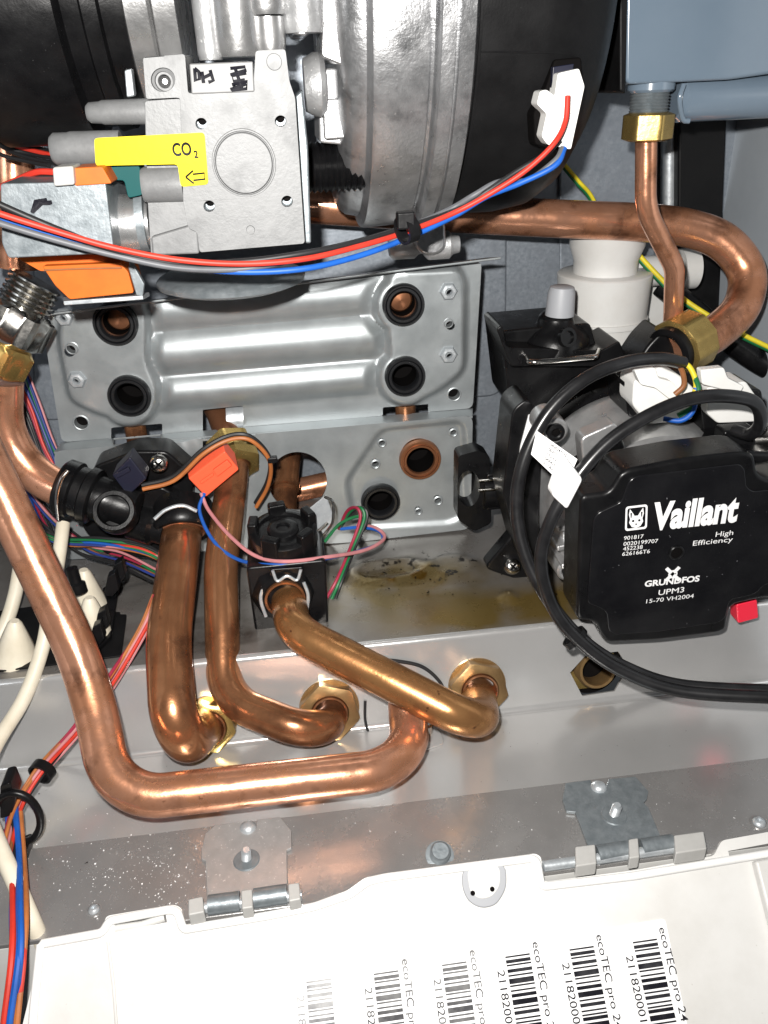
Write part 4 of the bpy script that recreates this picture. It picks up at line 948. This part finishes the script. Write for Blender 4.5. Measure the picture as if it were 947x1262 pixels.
o = tube('cream_cable', catmull([P(*p) for p in [(26, 690, 392), (18, 735, 378), (4, 775, 366), (-20, 810, 356)]], 10), 3.6, 'cream', None, 20)
tag(o, 'short cream cable behind the long pipe near the cone caps', 'cable')
def cone(px, py, tipx, tipy, r, label):
    Yc = 372
    c_ = PZ(px, py, SHZ); tip = V((c_.x, c_.y, SHZ)) ; s_ = S(c_)
    h_ = (P(tipx, tipy, c_.y).z-SHZ); ax_ = (P(tipx, tipy, c_.y)-c_)
    o_ = lathe('cable_gland', c_, ax_, [(-1, r*s_*1.1), (1.5, r*s_*1.08), (2.5, r*s_), (h_*.35, r*s_*.86), (h_*.7, r*s_*.56), (h_*.94, r*s_*.34), (h_, r*s_*.22), (h_, 0.01)], 'cream', None, 12)
    tag(o_, label, 'gland', 'cream cable glands')
cone(20, 812, 18, 764, 24, 'cream conical cable gland nearest left edge')
cone(110, 752, 103, 702, 23, 'rear cream conical cable gland right of the cable')
cone(116, 785, 110, 736, 22, 'front cream conical cable gland against the long pipe')
t = thing('gland_strip', 'black serrated plastic clip strip beside the cream cones', 'clip', PZ(130, 790, SHZ))
for k, (x_, y_) in enumerate(((148, 705), (140, 720), (128, 765), (122, 782))):
    slab('tooth', [(x_-8, y_-8), (x_+2, y_-14), (x_+7, y_+6), (x_-2, y_+16), (x_-12, y_+14)], 362-k*6, 6, 'black', t, 0.6)
prism('strip', [PZ(x, y, SHZ+.3) for x, y in ((128, 730), (150, 715), (138, 790), (116, 812))], Z*3, 'black', t, 0.5)
o = thing('gland_plate', 'dark plate carrying the cream cable glands on the shelf', 'plate', PZ(60, 800, SHZ))
prism('plate', [PZ(x, y, SHZ+.2) for x, y in ((-40, 760), (90, 742), (160, 735), (150, 810), (-40, 834))], Z*1.0, 'black_matt', o, 0.3)
t = thing('cable_clip', 'open black plastic ring clip holding wires at left edge', 'clip', P(20, 1040, 262))
c = P(22, 1008, 262)
tube('clip_ring', [c+V((9*math.cos(a), 1.5*math.sin(a), 13*math.sin(a))) for a in [math.radians(k) for k in range(-150, 171, 12)]], 1.7, 'black', t, 10)
slab('clip_base', rounded([(0, 968), (12, 965), (20, 985), (14, 1005), (0, 1010)], 4), 264, 10, 'black', t, 1)
slab('clip_foot', rounded([(20, 1050), (34, 1045), (36, 1078), (22, 1082)], 4), 256, 8, 'black', t, 1)

# ================================================================== SMALL FIXINGS ON THE TRAY
t = thing('wire_loop', 'thin black wire loop on the step behind the crossing pipes', 'wire', sp(480, 825))
tube('strand', catmull([sp(x, y)+SN*2.0 for x, y in [(398, 806), (425, 802), (455, 810), (490, 813), (520, 820), (541, 838), (548, 856)]], 8), 0.9, 'w_black', t, 8)
tube('strand', catmull([sp(x, y)+SN*1.6 for x, y in [(450, 862), (450, 885), (455, 902), (470, 915)]], 8), 0.7, 'w_black', t, 8)
c = PZ(528, 912, FLZ); o = thing('floor_lug', 'small raised steel lug with stud beside pipe bend', 'lug', c)
prism('lug_plate', [PZ(x, y, FLZ+.2) for x, y in rounded([(512, 905), (540, 895), (549, 918), (518, 928)], 8)], Z*1.2, 'tray', o, 0.4)
lathe('stud', PZ(527, 902, FLZ+1), Z, [(0, 3), (5, 3), (6, 2), (6, 0.01)], 'chrome', o, 20)
def rivet(px, py, r, label, mt='galv_light'):
    c_ = PZ(px, py, LEDZ+.1); s_ = S(c_); o_ = thing('rivet', label, 'rivet', c_, 'rivets on the front ledge')
    lathe('rivet_head', c_, Z, [(0, r*s_), (.8, r*s_*.95), (1.6, r*s_*.6), (1.6, r*s_*.35), (0.9, r*s_*.3), (0.9, 0.01)], mt, o_, 28)
    ring('rivet_rim', c_, Z, [(0, r*s_*1.1), (.4, r*s_*1.1), (.3, r*s_*1.4), (0, r*s_*1.4)], 'tray_dark', o_, 28)
rivet(116, 1122, 7, 'flat rivet on the ledge left of the slotted tab')
rivet(936, 1014, 8, 'flat rivet on the ledge right of the right hinge')
c = PZ(542, 1055, LEDZ+.1); t = thing('ledge_bolt', 'zinc bolt stub standing on the ledge between the hinges', 'bolt', c)
prof = [(0, 6.0), (1, 6.0), (1.2, 4.2)]
for k in range(6): prof += [(1.4+k*.8, 4.3), (1.8+k*.8, 3.7)]
lathe('threaded_shank', c, V((0, -.35, .9)), prof+[(6.4, 3.4), (6.4, 0.01)], 'zinc', t, 28)
# ================================================================== WHITE DROP-DOWN FLAP
TH = math.radians(36); FD = V((0, -math.cos(TH), -math.sin(TH))); FN = V((0, -math.sin(TH), math.cos(TH)))
FP0 = V((0, 218, LEDZ+2))
def fp_(px, py, lift=0.0):
    d = ray(px, py); p0 = FP0+FN*lift; return CAM + d*((p0-CAM).dot(FN)/d.dot(FN))
flap = t = thing('front_flap', 'white plastic drop-down front flap carrying barcode sticker', 'flap', fp_(500, 1150))
edge = [(48, 1160), (126, 1146), (131, 1129), (214, 1115), (224, 1119), (228, 1141), (330, 1124), (385, 1113), (428, 1098), (450, 1082), (472, 1077), (660, 1052), (667, 1056), (671, 1087), (780, 1073), (880, 1055), (890, 1036), (1010, 1014)]
outl = rounded(edge, 5, 4)+[(1075, 1420), (-10, 1420)]
prism('panel', [fp_(x, y) for x, y in outl], -FN*3.5, 'flap', t, 0.9,
      [[fp_(x, y) for x, y in ((141, 1137), (204, 1125), (206, 1137), (142, 1149))], [fp_(x, y) for x, y in ((898, 1049), (1000, 1030), (1002, 1040), (900, 1058))]])
rim = rounded([(48, 1164), (126, 1150), (135, 1135), (210, 1121), (219, 1124), (226, 1146), (330, 1129), (387, 1118), (432, 1103), (453, 1087), (474, 1082), (655, 1058), (662, 1062), (668, 1093), (780, 1080), (960, 1050), (1010, 1042)], 6, 4)
tube('rim', [fp_(x, y, 0.6) for x, y in rim], 1.7, 'flap_white', t, 10)
tube('side_rim', [fp_(x, y, 0.6) for x, y in ((50, 1164), (42, 1240), (30, 1400))], 1.7, 'flap_white', t, 10)
prism('slot_floor', [fp_(x, y, -6) for x, y in ((130, 1130), (215, 1116), (215, 1140), (135, 1156))], -FN*0.8, 'grey_plastic', t, 0)
tube('slot_tongue', [fp_(x, y, -1.5) for x, y in ((140, 1145), (175, 1140), (203, 1131))], 1.5, 'offwhite', t, 10)
c = fp_(597, 1088)
prism('screw_lug', [fp_(x, y, 1.2) for x, y in rounded([(570, 1070), (624, 1063), (625, 1095), (612, 1116), (594, 1120), (578, 1112), (570, 1095)], 14)], -FN*1.4, 'grey_plastic', t, 0.5)
prism('lug_face', [fp_(x, y, 1.5) for x, y in rounded([(575, 1070), (617, 1065), (617, 1092), (607, 1106), (592, 1109), (580, 1101)], 12)], -FN*0.8, 'offwhite', t, 0.4)
lathe('lug_pin', fp_(592, 1089, 1.4), FN, [(0, 3.2), (.6, 3.0), (.8, 1.6), (1.4, 1.2), (1.4, 0.01)], 'flap_white', t, 24)
for x, y in ((583, 1101), (607, 1096)): lathe('lug_dot', fp_(x, y, 1.55), FN, [(0, 1.0), (.3, 0.8), (.3, .01)], 'void', t, 12)
tube('panel_groove', [fp_(x, y, 0.3) for x, y in ((133, 1160), (140, 1215), (146, 1300))], 0.6, 'flap', t, 8)
prism('side_wall', [fp_(x, y, 0.2) for x, y in ((925, 1062), (960, 1056), (1060, 1400), (1010, 1400))], FN*5, 'flap', t, 1.2)
# barcode sticker
st_l = t2 = thing('barcode_sticker', 'white sticker with rows of black barcodes on the flap', 'sticker', fp_(600, 1220))
prism('sheet', [fp_(x, y, 0.5) for x, y in rounded([(330, 1222), (560, 1180), (820, 1132), (880, 1420), (300, 1420)], 6)], -FN*0.3, 'paper', st_l, 0)
codes = [(1, 1), (2, 0), (1, 2), (2, 1), (1, 1), (3, 0), (1, 2), (1, 1), (2, 1), (3, 1), (1, 1), (2, 2), (1, 1), (1, 0), (2, 1), (3, 1), (1, 2), (2, 1), (1, 1), (3, 1)]
FX = V((1, 0, 0))
colx = [(795, 1159, 0), (717, 1168, 0), (638, 1177, 0), (560, 1187, 1), (476, 1198, 1), (393, 1208, 2)]  # last value pales the left columns, imitating flash overexposure
for k, (cx, cy_, washout) in enumerate(colx):
    o0 = fp_(cx, cy_, 0.56); s_ = S(o0); w = 31*s_*.5; u = 0
    ink = 'ink' if washout == 0 else ('ink_half_washed' if washout == 1 else 'ink_washed')
    if ink == 'ink_half_washed' and 'ink_half_washed' not in M: mat('ink_half_washed', (0.04, 0.04, 0.045), 0, .7, (0.16, 0.16, 0.16), 110, (0.4, 0.65))
    vs_, fs_ = [], []
    for wd, gp in codes:
        wd_, g_ = wd*1.9*s_, (gp+1.2)*1.0*s_
        a0_ = o0+FD*u; n_ = len(vs_)
        vs_ += [a0_-FX*w, a0_+FX*w, a0_+FX*w+FD*wd_, a0_-FX*w+FD*wd_]; fs_.append((n_, n_+1, n_+2, n_+3)); u += wd_+g_
    make('barcode', vs_, fs_, ink, st_l)
    for txt, off, L2, hh, du in (('ecoTEC pro 24', 21, 100, 9, -11), ('2118200010', -19-9, 80, 9, 14)):
        if washout == 2 and txt[0] == 'e': continue
        a0_ = o0+FX*(off*s_)+FD*(du*s_); text('lettering', txt, a0_-FX*(0), a0_+FD*(L2*s_), hh*s_, FX, ink, st_l, 0.05, 0.006, normal=FN)
# ================================================================== HINGES
mat('hinge_dull', (0.36, 0.358, 0.355), 0.5, 0.36, (0.44, 0.435, 0.43), 200, (0.3, 0.7), 0.15, 600, speck=(800, .66, .72, (.7, .7, .68)))
def hinge(label, leaf, stud, knob, bar, kn, blocks, lm='zinc'):
    t_ = thing('hinge', label, 'hinge', PZ(*stud, LEDZ), 'flap hinges')
    prism('leaf', [PZ(x, y, LEDZ+.3) for x, y in leaf], Z*1.6, lm, t_, 0.35)
    c_ = PZ(*knob, LEDZ+1); lathe('locating_button', c_, Z, [(0, 3.6), (1.4, 3.5), (2.6, 2.4), (3.1, 1), (3.1, .01)], 'galv_light', t_, 28)
    c_ = PZ(*stud, LEDZ+1.9); ring('stud_washer', c_, Z, [(0, 1.6), (.8, 1.8), (.5, 5.2), (0, 5.6)], 'zinc', t_, 28)
    pr_ = [(0, 1.9)]
    for k in range(7): pr_ += [(.6+k*.9, 2.1), (1.0+k*.9, 1.7)]
    lathe('threaded_stud', c_, V((0.1, -.1, 1)), pr_+[(7.2, 1.4), (7.2, 0.01)], 'galv_light', t_, 24)
    (xa, ya), (xb, yb) = bar
    tube('hinge_pin', [PZ(xa, ya, LEDZ+2.5), PZ(xb, yb, LEDZ+2.5)], 2.2, 'galv_light', t_, 16)
    for (xa, ya, xb, yb) in kn:
        tube('knuckle', [PZ(xa, ya, LEDZ+2.4), PZ(xb, yb, LEDZ+2.4)], 3.9, 'zinc', t_, 28)
    for pts in blocks:
        prism('plastic_lug', [PZ(x, y, LEDZ+7.0) for x, y in pts], Z*-7, 'lug_plastic', t_, 0.7)
hinge('left zinc hinge with stud dusted with white specks', [(254, 1030), (266, 1020), (298, 1016), (304, 1026), (316, 1024), (318, 1013), (346, 1010), (360, 1027), (360, 1048), (354, 1051), (355, 1102), (256, 1114), (254, 1064), (249, 1062), (249, 1050)],
      (304, 1060), (306, 1022), ((236, 1121), (372, 1103)), [(257, 1116, 296, 1111), (313, 1108, 354, 1102)],
      [[(232, 1108), (250, 1104), (252, 1124), (232, 1128)], [(297, 1097), (311, 1095), (312, 1118), (298, 1120)], [(355, 1089), (369, 1087), (371, 1108), (356, 1111)]], 'hinge_dull')
hinge('right clean zinc hinge with stud near the flap notch', [(697, 968), (728, 964), (731, 977), (746, 976), (750, 963), (783, 960), (799, 978), (797, 988), (793, 992), (799, 998), (815, 1036), (726, 1050), (709, 1004), (698, 1003), (693, 989)],
      (757, 1005), (738, 972), ((670, 1068), (868, 1040)), [(736, 1054, 774, 1048), (790, 1046, 830, 1040)],
      [[(709, 1043), (734, 1040), (736, 1064), (710, 1068)], [(775, 1034), (787, 1032), (789, 1056), (776, 1058)], [(831, 1029), (868, 1024), (872, 1046), (833, 1052)]])
# ================================================================== DEBRIS
vs_, fs_ = [], []
def crumb(c_, r):
    n_ = len(vs_)
    for k in range(4):
        vs_.append(c_+V((random.uniform(-1, 1)*r, random.uniform(-1, 1)*r, random.uniform(0, .6)*r)))
    fs_.extend([(n_, n_+1, n_+2), (n_, n_+1, n_+3), (n_+1, n_+2, n_+3), (n_, n_+2, n_+3)])
for k in range(420):
    x_, y_ = random.gauss(190, 70), random.gauss(1075, 24)
    if 40 < x_ < 330 and y_ < 1155-0.14*x_: crumb(PZ(x_, y_, LEDZ+.15), random.choice((.15, .2, .25, .35, .55)))
for k in range(120): crumb(PZ(random.uniform(20, 940), random.uniform(985, 1060), LEDZ+.15), random.choice((.2, .25, .4)))
o = make('white_debris', vs_, fs_, 'paper'); o['kind'] = 'stuff'; o['label'] = 'white scale crumbs scattered over the front ledge'; o['category'] = 'debris'
vs_, fs_ = [], []
for k in range(90):
    crumb(PZ(random.gauss(510, 60), random.gauss(715, 22), SHZ+.3), random.choice((.3, .5, .8, 1.1)))
for k in range(60): crumb(PZ(random.uniform(20, 940), random.uniform(900, 990), FLZ+.15), random.choice((.25, .3, .5)))
for k in range(4): crumb(PZ(random.uniform(40, 110), random.uniform(1040, 1075), LEDZ+.15), random.choice((.6, .9, 1.2)))
o = make('dark_debris', vs_, fs_, 'void'); o['kind'] = 'stuff'; o['label'] = 'dark grit scattered over the steel shelf and tray'; o['category'] = 'debris'
